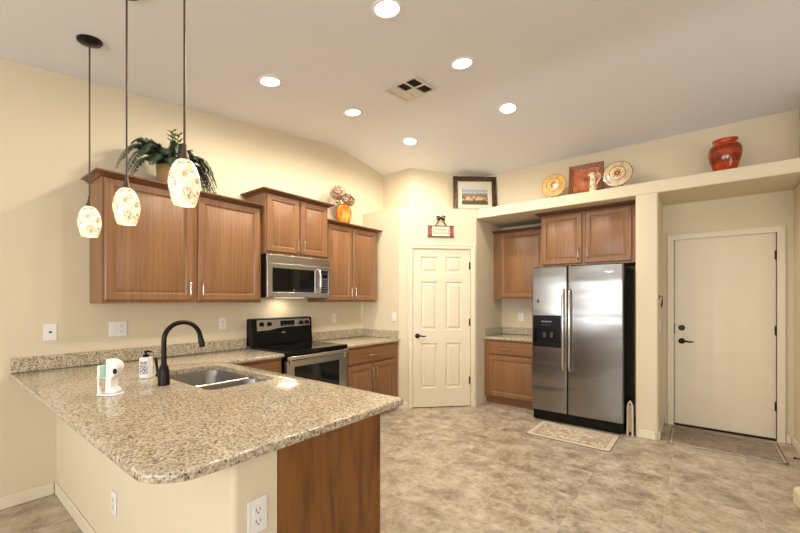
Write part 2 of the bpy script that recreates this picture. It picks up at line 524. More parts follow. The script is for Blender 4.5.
# entry door: flat slab
b = B(); b.box((0, 0, 0), (D1 - D0 - .008, .04, 2.044))
door2 = b.build('door_2', M['door'], bevel=.002, loc=(D0 + .004, YE + .022, .02))
struct(door2, 'plain flat cream entry door in the recess beside the refrigerator', 'door')
o = casing('door_casing', -.004, D1 - D0 - .004, 2.05, .058, door2, -.022 - .016); o.location.z = -.019
lever(door2, .066, .915, 0, 1)
b = B(); b.lathe([(0, 0), (.031, 0), (.03, .01), (.02, .022), (0, .024)], n=20, mat=Matrix.Translation((.066, 0, 1.06)) @ Matrix.Rotation(PI / 2, 4, 'X'))
b.build('deadbolt', M['bronze'], door2, smooth=40)
for z in (.32, 1.065, 1.81): hinge(door2, D1 - D0 - .008, z, 0)
B().box((.0, -.012, -.019), (D1 - D0 - .008, .03, -.004)).build('threshold', M['bronze'], door2, bevel=.003)
# narrow strike plate seen at the latch edge
B().box((-.003, -.002, .99), (.004, .004, 1.10)).build('strike_plate', M['bronze'], door2)

# ------------------------------------------------------------------ cabinets
def raised(b, x0, z0, x1, z1, drawer=False):
    t = -.020
    if drawer:
        b.loops([(x0, z0, x1, z1, -.008), (x0 + .009, z0 + .009, x1 - .009, z1 - .009, t), (x0 + .02, z0 + .02, x1 - .02, z1 - .02, t)], -.0005)
        return
    f = .058
    b.loops([(x0, z0, x1, z1, -.012), (x0 + .007, z0 + .007, x1 - .007, z1 - .007, t), (x0 + f - .008, z0 + f - .008, x1 - f + .008, z1 - f + .008, t),
             (x0 + f, z0 + f, x1 - f, z1 - f, -.010), (x0 + f + .006, z0 + f + .006, x1 - f - .006, z1 - f - .006, -.009),
             (x0 + f + .032, z0 + f + .032, x1 - f - .032, z1 - f - .032, -.018)], -.0005)
def pull(parent, kind, x, z):
    b = B(); L = .058
    pts = []
    for k in range(13):
        a = -1 + 2 * k / 12
        y = -.020 - .030 * min(1, (1 - abs(a) ** 14) * 1.0)
        pts.append((a * L * 1.12, y))
    if kind == 'v': P = [(x, y, z + a) for a, y in pts]
    else: P = [(x + a, y, z) for a, y in pts]
    b.tube(P, .0048, 8)
    return b.build('handle', M['nickel'], parent, smooth=60)
def crown_path(b, w_, d, z, prof, left, right):
    rings = []
    for o_, dz in prof:
        xl = -o_ if left else 0; xr = w_ + o_ if right else w_
        r = []
        if left: r.append((-o_, d, z + dz))
        r += [(xl, -o_ * 1.35, z + dz), (xr, -o_ * 1.35, z + dz)]
        if right: r.append((w_ + o_, d, z + dz))
        rings.append([b.bm.verts.new(p) for p in r])
    n = len(prof)
    for k in range(n):
        a, c = rings[k], rings[(k + 1) % n]
        for i in range(len(a) - 1): b.bm.faces.new((a[i], a[i + 1], c[i + 1], c[i]))
    b.bm.faces.new([r[0] for r in rings]); b.bm.faces.new([r[-1] for r in rings][::-1])
CROWN = [(0, 0), (.010, 0), (.014, .005), (.030, .016), (.040, .019), (.05, .020), (.05, .031), (0, .031)]
def cabinet(name, label, loc, rotz, w_, d, h, fronts, group=None, toe=0, crown=None, cat='cabinet', panel_only=False):
    t = thing(name, label, cat, loc, rotz, group)
    b = B()
    if panel_only:
        for lo, hi in (((0, 0, toe), (.018, d, h)), ((w_ - .018, 0, toe), (w_, d, h)), ((.018, 0, toe), (w_ - .018, d, toe + .018)), ((.018, d - .018, toe), (w_ - .018, d, h)), ((.018, 0, toe + .018), (w_ - .018, .018, h))): b.box(lo, hi)
    else: b.box((0, 0, toe), (w_, d, h))
    b.build('body', M['wood'], t, bevel=.0015)
    if toe:
        B().box((.001, .07, .001), (w_ - .001, d, toe)).build('toe_kick', M['wood_h'], t)
    if crown:
        b = B(); crown_path(b, w_, d, h - .003, CROWN, crown[0], crown[1])
        b.build('crown_moulding', M['wood_crown_shaded'], t, smooth=30)
    for kind, x0, z0, x1, z1, hd in fronts:
        b = B(); raised(b, x0, z0, x1, z1, kind == 'drawer')
        f = b.build(kind, M['wood_h'] if kind == 'drawer' else M['wood'], t, smooth=25)
        if hd: pull(f, *hd)
    return t
LW = PI / 2
cabinet('upper_cabinet', 'wide two-door wooden upper cabinet nearest the pendants, under the fern', (-3.32, .817, 1.362), LW, 1.248, .303, .908,
        [('door', .014, .022, .612, .898, ('v', .582, .112)), ('door', .654, .022, 1.225, .898, ('v', .682, .112))], 'upper cabinets on the left wall', crown=(True, False))
cabinet('upper_cabinet', 'raised two-door wooden upper cabinet directly above the microwave', (-3.27, 2.074, 1.838), LW, .788, .353, .590,
        [('door', .016, .022, .388, .580, ('v', .362, .105)), ('door', .412, .022, .772, .580, ('v', .438, .105))], 'upper cabinets on the left wall', crown=(True, True))
cabinet('upper_cabinet', 'two-door wooden upper cabinet holding the dried-flower vase, beside the microwave', (-3.32, 2.866, 1.362), LW, .879, .303, .908,
        [('door', .03, .022, .412, .898, ('v', .385, .112)), ('door', .428, .022, .830, .898, ('v', .455, .112))], 'upper cabinets on the left wall', crown=(False, True))
cabinet('upper_cabinet', 'single-door wooden upper cabinet left of the refrigerator in the alcove', (PE.x + .002, 5.05, 1.40), 0, .738, .288, .92,
        [('door', .115, .022, .70, .910, None)], 'upper cabinets around the refrigerator', crown=(False, False))
cabinet('upper_cabinet', 'short two-door wooden cabinet directly above the steel refrigerator', (-1.508, 4.75, 1.79), 0, 1.016, .588, .622,
        [('door', .018, .022, .468, .606, ('v', .434, .135)), ('door', .500, .022, .962, .606, ('v', .532, .135))], 'upper cabinets around the refrigerator', crown=(True, False))
cabinet('base_cabinet', 'wooden base cabinet with drawer and two doors between stove and pantry', (-3.0, 2.868, 0), LW, .926, .62, .864,
        [('drawer', .03, .67, .85, .835, ('h', .44, .752)), ('door', .03, .12, .428, .648, ('v', .402, .545)), ('door', .446, .12, .85, .648, ('v', .472, .545))], 'base cabinets', toe=.10)
cabinet('base_cabinet', 'wooden base cabinet whose drawer shows between sink and stove', (-3.0, 1.52, 0), LW, .556, .62, .864,
        [('drawer', .02, .67, .53, .835, ('h', .275, .752)), ('door', .02, .12, .53, .648, ('v', .06, .545))], 'base cabinets', toe=.10)
cabinet('base_cabinet', 'single-door wooden base cabinet with drawer left of the refrigerator', (PE.x + .002, 4.75, 0), 0, .738, .588, .864,
        [('drawer', .075, .67, .70, .835, ('h', .30, .752)), ('door', .075, .12, .70, .648, None)], 'base cabinets', toe=.10)
# peninsula: sink cabinet (hollow) and end cabinet with the oak end panel, fronts towards the stove
cabinet('sink_cabinet', 'wooden sink cabinet inside the peninsula, below the steel sink', (-2.04, 1.45, 0), PI, .95, .65, .864,
        [('door', .02, .12, .465, .835, ('v', .435, .72)), ('door', .485, .12, .93, .835, ('v', .52, .72))], 'base cabinets', toe=.10, panel_only=True)
t = cabinet('base_cabinet', 'peninsula base cabinet ending in the grained golden oak panel', (-1.197, 1.35, 0), PI, .836, .55, .864,
            [('drawer', .03, .67, .80, .835, ('h', .415, .752)), ('door', .03, .12, .40, .648, ('v', .37, .545)), ('door', .42, .12, .80, .648, ('v', .45, .545))], 'base cabinets', toe=.10)
pn = B(); pn.box((-.019, .0, .002), (-.0005, .55, .864)); o = pn.build('end_panel', M['oak'], t, bevel=.001); o['label'] = 'golden oak end panel'
B().box((-.021, -.004, .002), (-.0195 + .001, .014, .864)).build('edge_strip', M['oak'], t)

# ------------------------------------------------------------------ countertops
ZC = .897; TH = .032
outer = fillet([(XW + .001, .392), (-1.145, .392), (-1.145, 1.512), (-2.963, 1.518), (-2.963, 2.079), (XW + .001, 2.079)], {1: .14, 2: .03, 3: .015}, 8)
SX0, SX1, SY0, SY1 = -2.88, -2.065, .98, 1.405
hole = fillet([(SX0, SY0), (SX1, SY0), (SX1, SY1), (SX0, SY1)], {0: .07, 1: .07, 2: .07, 3: .07}, 6)
def inset(poly, d):
    out = []; n = len(poly)
    area_ = sum(poly[i][0] * poly[(i + 1) % n][1] - poly[(i + 1) % n][0] * poly[i][1] for i in range(n))
    sg_ = 1 if area_ > 0 else -1
    for i in range(n):
        p = Vector(poly[i]); a = (p - Vector(poly[i - 1])).normalized(); c = (Vector(poly[(i + 1) % n]) - p).normalized()
        na = Vector((-a.y, a.x)) * sg_; nc = Vector((-c.y, c.x)) * sg_
        m = (na + nc).normalized(); out.append(tuple(p + m * (d / max(.3, m.dot(na)))))
    return out
def slab(poly, z0, z1, r, parent, holes=()):
    b = B(); rings = []
    steps = [(r, z1), (r * .5, z1 - r * .13), (r * .13, z1 - r * .5), (0, z1 - r), (0, z0 + r * .5), (r * .15, z0 + r * .15), (r * .5, z0)]
    for d, z in steps: rings.append([b.bm.verts.new((x, y, z)) for x, y in inset(poly, d)])
    for q, t_ in zip(rings, rings[1:]):
        for i in range(len(q)): b.bm.faces.new((q[i], q[(i + 1) % len(q)], t_[(i + 1) % len(q)], t_[i]))
    for ring, z in ((rings[0], z1), (rings[-1], z0)):
        if not holes: b.bm.faces.new(ring); continue
        hv = [[b.bm.verts.new((x, y, z)) for x, y in h] for h in holes]
        flat = list(ring) + [v for h in hv for v in h]
        for t_ in geometry.tessellate_polygon([[v.co for v in l] for l in [ring] + hv]): b.bm.faces.new([flat[i] for i in t_])
        if z == z1: tops = hv
        else:
            for ht, hb in zip(tops, hv):
                for i in range(len(ht)): b.bm.faces.new((ht[i], ht[(i + 1) % len(ht)], hb[(i + 1) % len(ht)], hb[i]))
    return b.build('slab', M['granite'], parent, smooth=40)
ct = thing('countertop', 'speckled beige granite countertop of the peninsula and sink', 'countertop', (0, 0, 0), 0, 'granite countertops')
slab(outer, ZC - TH, ZC, .011, ct, [hole])
def splash(parent, poly): B().prism(poly, ZC + .0005, ZC + .10).build('backsplash', M['granite'], parent, bevel=.003)
splash(ct, [(XW + .001, .398), (XW + .022, .398), (XW + .022, 2.079), (XW + .001, 2.079)])
ct = thing('countertop', 'granite countertop between the stove and the pantry wall', 'countertop', (0, 0, 0), 0, 'granite countertops')
slab([(XW + .001, 2.861), (-2.963, 2.861), (-2.963, 3.798), (XW + .001, 3.798)], ZC - TH, ZC, .009, ct)
splash(ct, [(XW + .001, 2.861), (XW + .022, 2.861), (XW + .022, 3.776), (-2.99, 3.776), (-2.99, 3.798), (XW + .001, 3.798)])
ct = thing('countertop', 'short granite countertop in the alcove left of the refrigerator', 'countertop', (0, 0, 0), 0, 'granite countertops')
slab([(PE.x + .001, 4.715), (-1.520, 4.715), (-1.520, YA - .001), (PE.x + .001, YA - .001)], ZC - TH, ZC, .009, ct)
splash(ct, [(PE.x + .001, 4.73), (PE.x + .022, 4.73), (PE.x + .022, YA - .022), (-1.520, YA - .022), (-1.520, YA - .001), (PE.x + .001, YA - .001)])

# sink: two undermounted bowls
sk = thing('sink', 'double-bowl stainless steel sink set into the granite peninsula', 'sink', ((SX0 + SX1) / 2, (SY0 + SY1) / 2, ZC - TH - .001))
def bowl(x0, x1, y0, y1, dep):
    b = B(); rings = []
    for ins, z in ((-.012, 0), (0, 0), (.004, -.012), (.012, -dep + .04), (.03, -dep + .008), (.06, -dep)):
        poly = fillet([(x0 + ins, y0 + ins), (x1 - ins, y0 + ins), (x1 - ins, y1 - ins), (x0 + ins, y1 - ins)], {k: max(.075 - max(ins, 0) * .4, .03) for k in range(4)}, 6)
        rings.append([b.bm.verts.new((x, y, z)) for x, y in poly])
    for a, c in zip(rings, rings[1:]):
        n = len(a)
        for i in range(n): b.bm.faces.new((a[i], a[(i + 1) % n], c[(i + 1) % n], c[i]))
    b.bm.faces.new(rings[-1])
    o = b.build('bowl', M['sink'], sk, smooth=50)
    d = B().lathe([(0, .004), (.018, .004), (.022, .002), (.04, .004), (.043, 0)], ((x0 + x1) / 2, (y0 + y1) / 2, -dep + .001), 20)
    d.build('drain', M['nickel'], o, smooth=40)
hx, hy = (SX1 - SX0) / 2, (SY1 - SY0) / 2
bowl(-hx + .002, .095, -hy + .002, hy - .002, .19); bowl(.120, hx - .002, -hy + .002, hy - .002, .16)

B().tube([(.1075, -hy + .012, -.010), (.1075, -hy + .05, -.004), (.1075, hy - .05, -.004), (.1075, hy - .012, -.010)], .011, 12).build('divider', M['nickel'], sk, smooth=60)

# ------------------------------------------------------------------ faucet, soap, sponge holder
fc = thing('faucet', 'dark bronze gooseneck kitchen faucet behind the sink', 'faucet', (-2.42, .886, ZC + .0005))
B().lathe([(0, 0), (.031, 0), (.031, .01), (.03, .05), (.028, .085), (.022, .105), (.016, .118), (.0145, .13), (0, .13)], n=24).build('base', M['bronze'], fc, smooth=40)
pts = [(0, 0, .125), (0, 0, .2), (0, 0, .252)]
R = .102; a0 = .0
for k in range(1, 15):
    a = PI - (PI * .97) * k / 14
    pts.append((0, R + R * math.cos(a), .255 + R * math.sin(a)))
B().tube(pts, .0135, 14).build('spout', M['bronze'], fc, smooth=60)
e = Vector(pts[-1]); d = (e - Vector(pts[-2])).normalized()
B().tube([e - d * .004, e + d * .018, e + d * .022, e + d * .066], [.0145, .0155, .018, .0165], 14).build('spray_head', M['bronze'], fc, smooth=40)
b = B(); b.tube([(-.025, -.006, .05), (-.05, -.014, .055)], .014, 12); b.tube([(-.046, -.013, .055), (-.053, -.016, .09), (-.060, -.020, .15)], [.008, .007, .009], 10)
b.build('lever', M['bronze'], fc, smooth=50)

def label_mat():
    t = NT('soap_label', .3)
    x, y, z = t.sep(t.co())
    inside = t.math('MULTIPLY', t.math('LESS_THAN', t.math('ABSOLUTE', x), .024), t.math('LESS_THAN', t.math('ABSOLUTE', t.math('SUBTRACT', z, .067)), .040))
    dots = t.math('GREATER_THAN', t.noise(t.co(), 120, 3, .6), .47)
    t.base(t.mix(t.math('MULTIPLY', inside, dots), lin((238, 236, 230)), lin((118, 122, 128))))
    return t.m
sp = thing('soap_dispenser', 'white patterned pump soap bottle with black pump beside the faucet', 'soap bottle', (-2.725, .896, ZC + .0005), math.radians(42))
B().prism(fillet([(-.032, -.024), (.032, -.024), (.032, .024), (-.032, .024)], {k: .012 for k in range(4)}), 0, .132).build('bottle', label_mat(), sp, bevel=.006, seg=3)
b = B(); b.lathe([(0, .1322), (.017, .1322), (.017, .146), (.012, .149), (.006, .150), (.006, .158), (.012, .16), (.012, .170), (0, .172)], n=16)
b.tube([(0, 0, .166), (.02, 0, .167), (.04, 0, .162)], [.006, .006, .0045], 8)
b.build('pump', M['black'], sp, smooth=40)

M['ceramic'] = plain('white_ceramic', (240, 238, 233), .15, var=.01)
hp = thing('sponge_holder', 'glossy white sponge holder with a bent head standing on the peninsula', 'sponge holder', (-2.385, .632, ZC + .0005), math.radians(38))
def xz_prism(b, poly, y0, y1):
    b.prism(poly, y0, y1); b.xf(Matrix(((1, 0, 0, 0), (0, 0, 1, 0), (0, 1, 0, 0), (0, 0, 0, 1)))); return b
b = B(); b.prism(fillet([(-.068, -.036), (.052, -.036), (.052, .036), (-.068, .036)], {k: .026 for k in range(4)}), 0, .010); b.build('tray', M['ceramic'], hp, bevel=.004)
sil = fillet([(-.020, .0102), (.044, .0102), (.052, .022), (.020, .044), (.020, .084), (.044, .104), (.062, .140), (.056, .166), (.018, .184), (-.016, .188), (-.018, .10)], {4: .02, 3: .012, 5: .02, 6: .02, 7: .014, 8: .02, 9: .008}, 5)
sil = [(x * .8 - .004, z) for x, z in sil]
xz_prism(B(), sil, -.026, .026).build('body', M['ceramic'], hp, bevel=.010, seg=3)
b = B(); b.lathe([(0, -.003), (.009, -.003), (.009, .003), (0, .003)], n=14, mat=Matrix.Translation((.033, -.0265, .125)) @ Matrix.Rotation(PI / 2, 4, 'X') @ Matrix.Scale(1.6, 4, (0, 1, 0)))
b.build('opening', M['black'], hp)
b = B(); b.tube([(-.056, -.012, .009), (-.062, -.012, .05), (-.060, -.012, .088)], [.011, .006, .007], 10); b.build('post', M['ceramic'], hp, smooth=60)
B().box((-.066, -.024, .088), (-.0185, .024, .093)).build('shelf', M['ceramic'], hp, bevel=.002)
sg = thing('sponge', 'pale green and white sponge upright in the white holder', 'sponge', (-2.385, .632, ZC + .0945), math.radians(38))
B().box((-.064, -.022, 0), (-.046, .022, .058)).build('scrub_layer', plain('sponge_white', (236, 234, 224), .8), sg, bevel=.004)
B().box((-.0455, -.022, 0), (-.0215, .022, .060)).build('green_layer', plain('sponge_green', (150, 200, 172), .85), sg, bevel=.004)

# ------------------------------------------------------------------ stove
sv = thing('stove', 'black and stainless steel electric stove with smooth glass cooktop', 'stove', (-2.955, 2.088, 0), LW)
SWD = .764
b = B(); b.box((0, .03, .05), (SWD, .665, .873)); b.box((.01, .07, .001), (SWD - .01, .6, .05)); b.build('body', M['black'], sv, bevel=.003)
b = B(); b.box((-.001, -.018, .874), (SWD + .001, .60, .915)); b.build('cooktop', M['blackglass'], sv, bevel=.008, seg=3)
ringm = plain('burner_mark', (62, 60, 60), .12)
for bx, by, r in ((.2, .17, .105), (.56, .17, .08), (.2, .43, .08), (.56, .43, .105)):
    B().lathe([(r, 0), (r, .0006), (r - .004, .0006), (r - .004, 0), (r, 0)], (bx, by, .9152), 40, cap=False).build('burner_ring', ringm, sv)
b = B(); b.prism([(.565, .914), (.665, .914), (.665, 1.19), (.625, 1.197), (.585, 1.19)], 0, SWD)
b.xf(Matrix(((0, 0, 1, 0), (1, 0, 0, 0), (0, 1, 0, 0), (0, 0, 0, 1)))); bg = b.build('backguard', M['black'], sv, bevel=.006, seg=3)
# steel control panel with a swept lower edge
b = B(); lo = []; n = 16
top = []
for k in range(n + 1):
    u = k / n; x = .062 + u * (SWD - .092)
    zl = 1.068 + .028 * (1 / (1 + math.exp(-(u - .32) * 18)))
    lo.append((x, zl)); top.append((x, 1.178))
yf = lambda z: .565 + .02 * (z - .914) / .276 - .004
fr = [b.bm.verts.new((x, yf(z), z)) for x, z in lo + top[::-1]]; bk = [b.bm.verts.new((x, yf(z) + .006, z)) for x, z in lo + top[::-1]]
b.bm.faces.new(fr); b.bm.faces.new(bk[::-1])
for i in range(len(fr)): b.bm.faces.new((fr[i], bk[i], bk[(i + 1) % len(fr)], fr[(i + 1) % len(fr)]))
b.build('control_panel', M['steel'], sv)
for kx in (.115, .205, .61, .69):
    b = B(); b.lathe([(0, 0), (.024, 0), (.024, .006), (.019, .008), (.017, .024), (0, .025)], n=20, mat=Matrix.Translation((kx, .577, 1.135)) @ Matrix.Rotation(PI / 2, 4, 'X'))
    b.box((kx - .003, .546, 1.116), (kx + .003, .556, 1.154)); b.build('knob', M['black'], sv, smooth=40)
b = B(); b.box((.34, .572, 1.105), (.52, .577, 1.165)); ds = b.build('display', M['blackglass'], sv, bevel=.002)
for k in range(5): B().box((.358 + k * .03, .5705, 1.112), (.374 + k * .03, .5725, 1.118)).build('button', M['nickel'], ds)
B().box((.355, .5695, 1.03), (.395, .5725, 1.045)).build('badge', M['nickel'], sv, bevel=.003)
b = B(); b.box((.004, -.012, .235), (SWD - .004, .029, .825)); dr = b.build('oven_door', M['steel'], sv, bevel=.006, seg=3)
B().box((.088, -.0155, .34), (SWD - .118, -.0125, .765)).build('oven_window', M['ovenglass'], dr, bevel=.002)
b = B(); b.box((.001, -.036, .832), (SWD - .001, -.014, .866))
for kx in (.03, SWD - .055): b.box((kx, -.026, .785), (kx + .025, -.010, .835))
b.build('oven_handle', M['nickel'], dr, bevel=.009, seg=3)
b = B(); b.box((.004, -.008, .07), (SWD - .004, .029, .228)); b.build('drawer', M['steel'], sv, bevel=.006, seg=3)

# ------------------------------------------------------------------ microwave
mw = thing('microwave', 'stainless steel over-the-range microwave mounted above the stove', 'microwave', (-3.225, 2.068, 1.412), LW)
MWW, MWH = .790, .422
B().box((0, .022, 0), (MWW, .398, MWH)).build('case', M['black'], mw, bevel=.003)
b = B(); b.box((.001, .002, MWH - .085), (MWW - .001, .0215, MWH - .001)); b.build('vent_strip', M['steel'], mw, bevel=.006, seg=3)
b = B(); b.prism(fillet([(.001, .001), (MWW - .001, .001), (MWW - .001, MWH - .088), (.001, MWH - .088)], {}), -.006, .0215, [[(.058, .055), (.572, .055), (.572, MWH - .135), (.058, MWH - .135)], [(.660, .05), (.758, .05), (.758, MWH - .13), (.660, MWH - .13)]])
b.xf(Matrix(((1, 0, 0, 0), (0, 0, 1, 0), (0, 1, 0, 0), (0, 0, 0, 1)))); md = b.build('door', M['steel'], mw, bevel=.004)
B().box((.0585, .0, .0555), (.5715, .012, MWH - .1355)).build('window', M['blackglass'], md)
cp = B().box((.6605, -.002, .0505), (.7575, .012, MWH - .1305)).build('control_panel', M['blackglass'], mw)
keym = plain('key_print', (120, 124, 132), .4)
for r in range(6):
    for c in range(3): B().box((.674 + c * .026, -.0035, .07 + r * .026), (.690 + c * .026, -.0018, .080 + r * .026)).build('key', keym, cp)
B().box((.674, -.0035, .245), (.744, -.0018, .275)).build('display', plain('display_glass', (30, 44, 58), .1), cp)
b = B(); b.tube([(.618, -.004, .048), (.618, -.032, .062), (.618, -.045, .12), (.618, -.047, .17), (.618, -.045, .22), (.618, -.032, .285), (.618, -.004, .298)], .013, 12)
b.build('handle', M['nickel'], md, smooth=60)
B().lathe([(0, 0), (.009, 0), (.009, .002), (0, .002)], n=14, mat=Matrix.Translation((.31, .0, .075)) @ Matrix.Rotation(PI / 2, 4, 'X')).build('badge', M['nickel'], md)

B().box((.25, .12, -.004), (.53, .26, -.0005)).build('lamp_lens', emit('cooktop_lamp', (255, 236, 204), 1.5), mw)
l = bpy.data.lights.new('cooktop_lamp_light', 'AREA'); l.shape = 'RECTANGLE'; l.size = .26; l.size_y = .12; l.energy = 1.1; l.color = (1, .88, .7)
lo = bpy.data.objects.new('cooktop_lamp_light', l); COL.objects.link(lo); lo.location = (-3.42, 2.46, 1.404)

# ------------------------------------------------------------------ refrigerator
rf = thing('refrigerator', 'side-by-side stainless steel refrigerator with black ice dispenser', 'refrigerator', (-1.513, 4.43, 0))
RW = .927; RH = 1.757; SPL = .391
B().box((.004, .075, .03), (RW - .004, .80, RH - .012)).build('case', M['black'], rf, bevel=.004)
def fdoor(x0, x1, hole=None):
    b = B()
    sec = lambda: fillet([(x0, .07), (x0, 0), (x1, 0), (x1, .07)], {1: .016, 2: .016}, 5)
    if not hole:
        b.prism(sec(), .128, RH)
    else:
        hx0, hx1, hz0, hz1 = hole
        b.prism(sec(), .128, hz0); b.prism(sec(), hz1, RH)
        b.prism(fillet([(x0, .07), (x0, 0), (hx0, 0), (hx0, .07)], {1: .016}, 5), hz0, hz1)
        b.prism(fillet([(hx1, .07), (hx1, 0), (x1, 0), (x1, .07)], {2: .016}, 5), hz0, hz1)
        bmesh.ops.remove_doubles(b.bm, verts=b.bm.verts, dist=1e-5)
    return b.build('door', M['steel_wavy'], rf, smooth=30)
DH = (.016, .325, .853, 1.213)
d1 = fdoor(.001, SPL - .003, DH); d2 = fdoor(SPL + .003, RW - .001)
for dd, hx_ in ((d1, SPL - .036), (d2, SPL + .030)):
    b = B(); b.tube([(hx_, -.001, .60), (hx_, -.04, .625), (hx_, -.052, .68), (hx_, -.052, 1.42), (hx_, -.04, 1.48), (hx_, -.001, 1.505)], .0125, 12)
    b.build('handle', M['nickel'], dd, smooth=60)
b = B(); b.box((DH[0] + .001, -.004, 1.065), (DH[1] - .001, .06, DH[3] - .001)); b.box((DH[0] + .001, .055, DH[2] + .001), (DH[1] - .001, .068, 1.065))
b.box((DH[0] + .001, -.004, DH[2] + .001), (DH[0] + .018, .055, 1.065)); b.box((DH[1] - .018, -.004, DH[2] + .001), (DH[1] - .001, .055, 1.065)); b.box((DH[0] + .018, -.004, DH[2] + .001), (DH[1] - .018, .055, DH[2] + .05))
dp = b.build('dispenser', M['black'], d1, bevel=.002)
for kx in (.12, .20): B().prism([(kx, .02), (kx + .035, .02), (kx + .035, .05), (kx, .05)], .96, 1.02).build('paddle', M['socket'], dp, bevel=.006)
B().box((.11, -.0055, 1.135), (.225, -.0035, 1.15)).build('light_strip', plain('panel_print', (110, 112, 118), .4), dp)
for kx in (.13, .165, .2): B().box((kx - .008, -.0055, 1.10), (kx + .008, -.0035, 1.108)).build('button', plain('panel_button', (80, 82, 88), .4), dp)
b = B(); b.lathe([(0, 0), (.043, 0), (.043, .003), (0, .004)], n=24, mat=Matrix.Translation((.80, .0, 1.69)) @ Matrix.Rotation(PI / 2, 4, 'X') @ Matrix.Scale(.42, 4, (0, 1, 0)))
bd = b.build('emblem', M['sink'], d2, smooth=40)
b = B(); b.tube([(.775, -.005, 1.688), (.79, -.005, 1.694), (.80, -.005, 1.688), (.812, -.005, 1.694), (.826, -.005, 1.69)], .0016, 6); b.build('emblem_stroke', M['socket'], bd)
b = B(); b.box((.06, -.0025, 1.355), (.088, .001, 1.39)); b.build('sticker', plain('sticker_grey', (74, 66, 62), .5), d1)
b = B(); b.box((.006, .045, .012), (RW - .006, .075, .122)); gr = b.build('kick_grille', M['black'], rf, bevel=.003)
for k in range(6): B().box((.08, .041, .028 + k * .014), (RW - .08, .046, .034 + k * .014)).build('slat', M['blackglass'], gr)
for kx in (.03, RW - .05):
    B().lathe([(0, 0), (.012, 0), (.012, .02), (0, .02)], n=12, mat=Matrix.Translation((kx + .01, .06, .0005))).build('foot', M['socket'], rf)
for kx in (.02, SPL - .04, SPL + .03, RW - .07): B().box((kx, .02, RH + .0005), (kx + .05, .11, RH + .012)).build('hinge_cover', M['black'], rf, bevel=.003)

# ------------------------------------------------------------------ pendant lamps
def shade_mat():
    t = NT('mottled_art_glass', .25)
    v = t.co()
    n1 = t.noise(v, 44, 4, .6, 1.0); n2 = t.noise(v, 18, 3)
    c = t.ramp(n1, [(.34, lin((148, 132, 108))), (.43, lin((214, 194, 158))), (.53, lin((246, 230, 200))), (.68, lin((255, 246, 228)))])
    c = t.mix(t.math('MULTIPLY', t.math('GREATER_THAN', n2, .56), .25), c, lin((232, 186, 120)))
    t.base(c); t.l(c, t.b.inputs['Emission Color'])
    t.b.inputs['Emission Strength'].default_value = PENDANT_GLOW
    return t.m
M['shade'] = shade_mat()
PZ = 1.787
def pendant(x, y, label):
    cz = ceil_z(y)
    t = thing('pendant_lamp', label, 'pendant lamp', (x, y, PZ), 0, 'pendant lamps over the peninsula')
    prof = [(.047, 0), (.056, .03), (.0655, .075), (.068, .105), (.063, .145), (.051, .182), (.036, .206), (.022, .216), (.020, .214), (.034, .203), (.048, .180), (.060, .144), (.065, .105), (.0625, .075), (.053, .03), (.044, .001), (.047, 0)]
    prof = [(r * .90, z * .885) for r, z in prof]
    B().lathe(prof, n=32, cap=False).build('shade', M['shade'], t, smooth=60)
    B().lathe([(0, .165), (.0165, .165), (.0215, .191), (.017, .202), (.010, .225), (.0065, .258), (0, .258)], n=20).build('socket_cap', M['rod'], t, smooth=40)
    B().lathe([(.0045, .255), (.0045, cz - PZ - .012)], n=10).build('rod', M['rod'], t, smooth=60)
    tilt = math.atan(.121)
    b = B(); b.lathe([(0, -.027), (.02, -.026), (.059, -.018), (.066, -.010), (.066, -.0005), (0, -.0005)], n=32); b.xf(Matrix.Translation((0, 0, cz - PZ)) @ Matrix.Rotation(tilt, 4, 'X'))
    b.build('canopy', M['bronze'], t, smooth=40)
    b = B(); b.lathe([(0, .06), (.018, .068), (.026, .095), (.02, .120), (.013, .14), (.013, .164), (0, .164)], n=16)
    b.build('bulb', emit('pendant_bulb', (255, 226, 180), 10), t, smooth=60) if 'pendant_bulb' not in bpy.data.materials else b.build('bulb', bpy.data.materials['pendant_bulb'], t, smooth=60)
    return t
pendant(-3.022, .682, 'pendant lamp nearest the left wall, with its round canopy in full view')
pendant(-2.376, .692, 'middle pendant lamp of the row of three over the peninsula')
pendant(-1.702, .702, 'pendant lamp hanging farthest from the left wall, in front of the fern')

# ------------------------------------------------------------------ recessed ceiling lamps and vent
CANS = [(-1.48, 1.766, 'recessed ceiling lamp nearest the camera, at the top edge'),
        (-1.467, 2.678, 'recessed ceiling lamp in the camera-side row, right of the vent'),
        (-1.48, 3.642, 'recessed ceiling lamp nearest the ledge with the plates'),
        (-2.72, 1.773, 'recessed ceiling lamp above the long upper cabinet with the fern'),
        (-2.715, 2.71, 'recessed ceiling lamp above the microwave, between fern and vent'),
        (-2.712, 3.666, 'recessed ceiling lamp nearest the pantry corner')]
def slope(y): return math.atan(.121) if y < YR else -math.atan(.135)
for x, y, lab in CANS:
    t = thing('recessed_lamp', lab, 'ceiling lamp', (x, y, ceil_z(y) - .001), 0, 'recessed ceiling lamps', rot=(slope(y), 0, 0))
    B().lathe([(.073, -.001), (.096, -.001), (.094, -.006), (.078, -.009), (.073, -.006), (.073, -.001)], n=36, cap=False).build('trim_ring', M['white'], t, smooth=40)
    B().lathe([(0, -.0055), (.05, -.005), (.072, -.003), (.072, -.001), (0, -.001)], n=32).build('lens', M['lamp'], t, smooth=60)
    l = bpy.data.lights.new('recessed_lamp_light', 'SPOT'); l.energy = CAN_POWER; l.color = (1.0, .90, .76)
    l.spot_size = math.radians(176); l.spot_blend = .6; l.shadow_soft_size = .07
    lo = bpy.data.objects.new('recessed_lamp_light', l); COL.objects.link(lo); lo.location = (x, y, ceil_z(y) - .03)

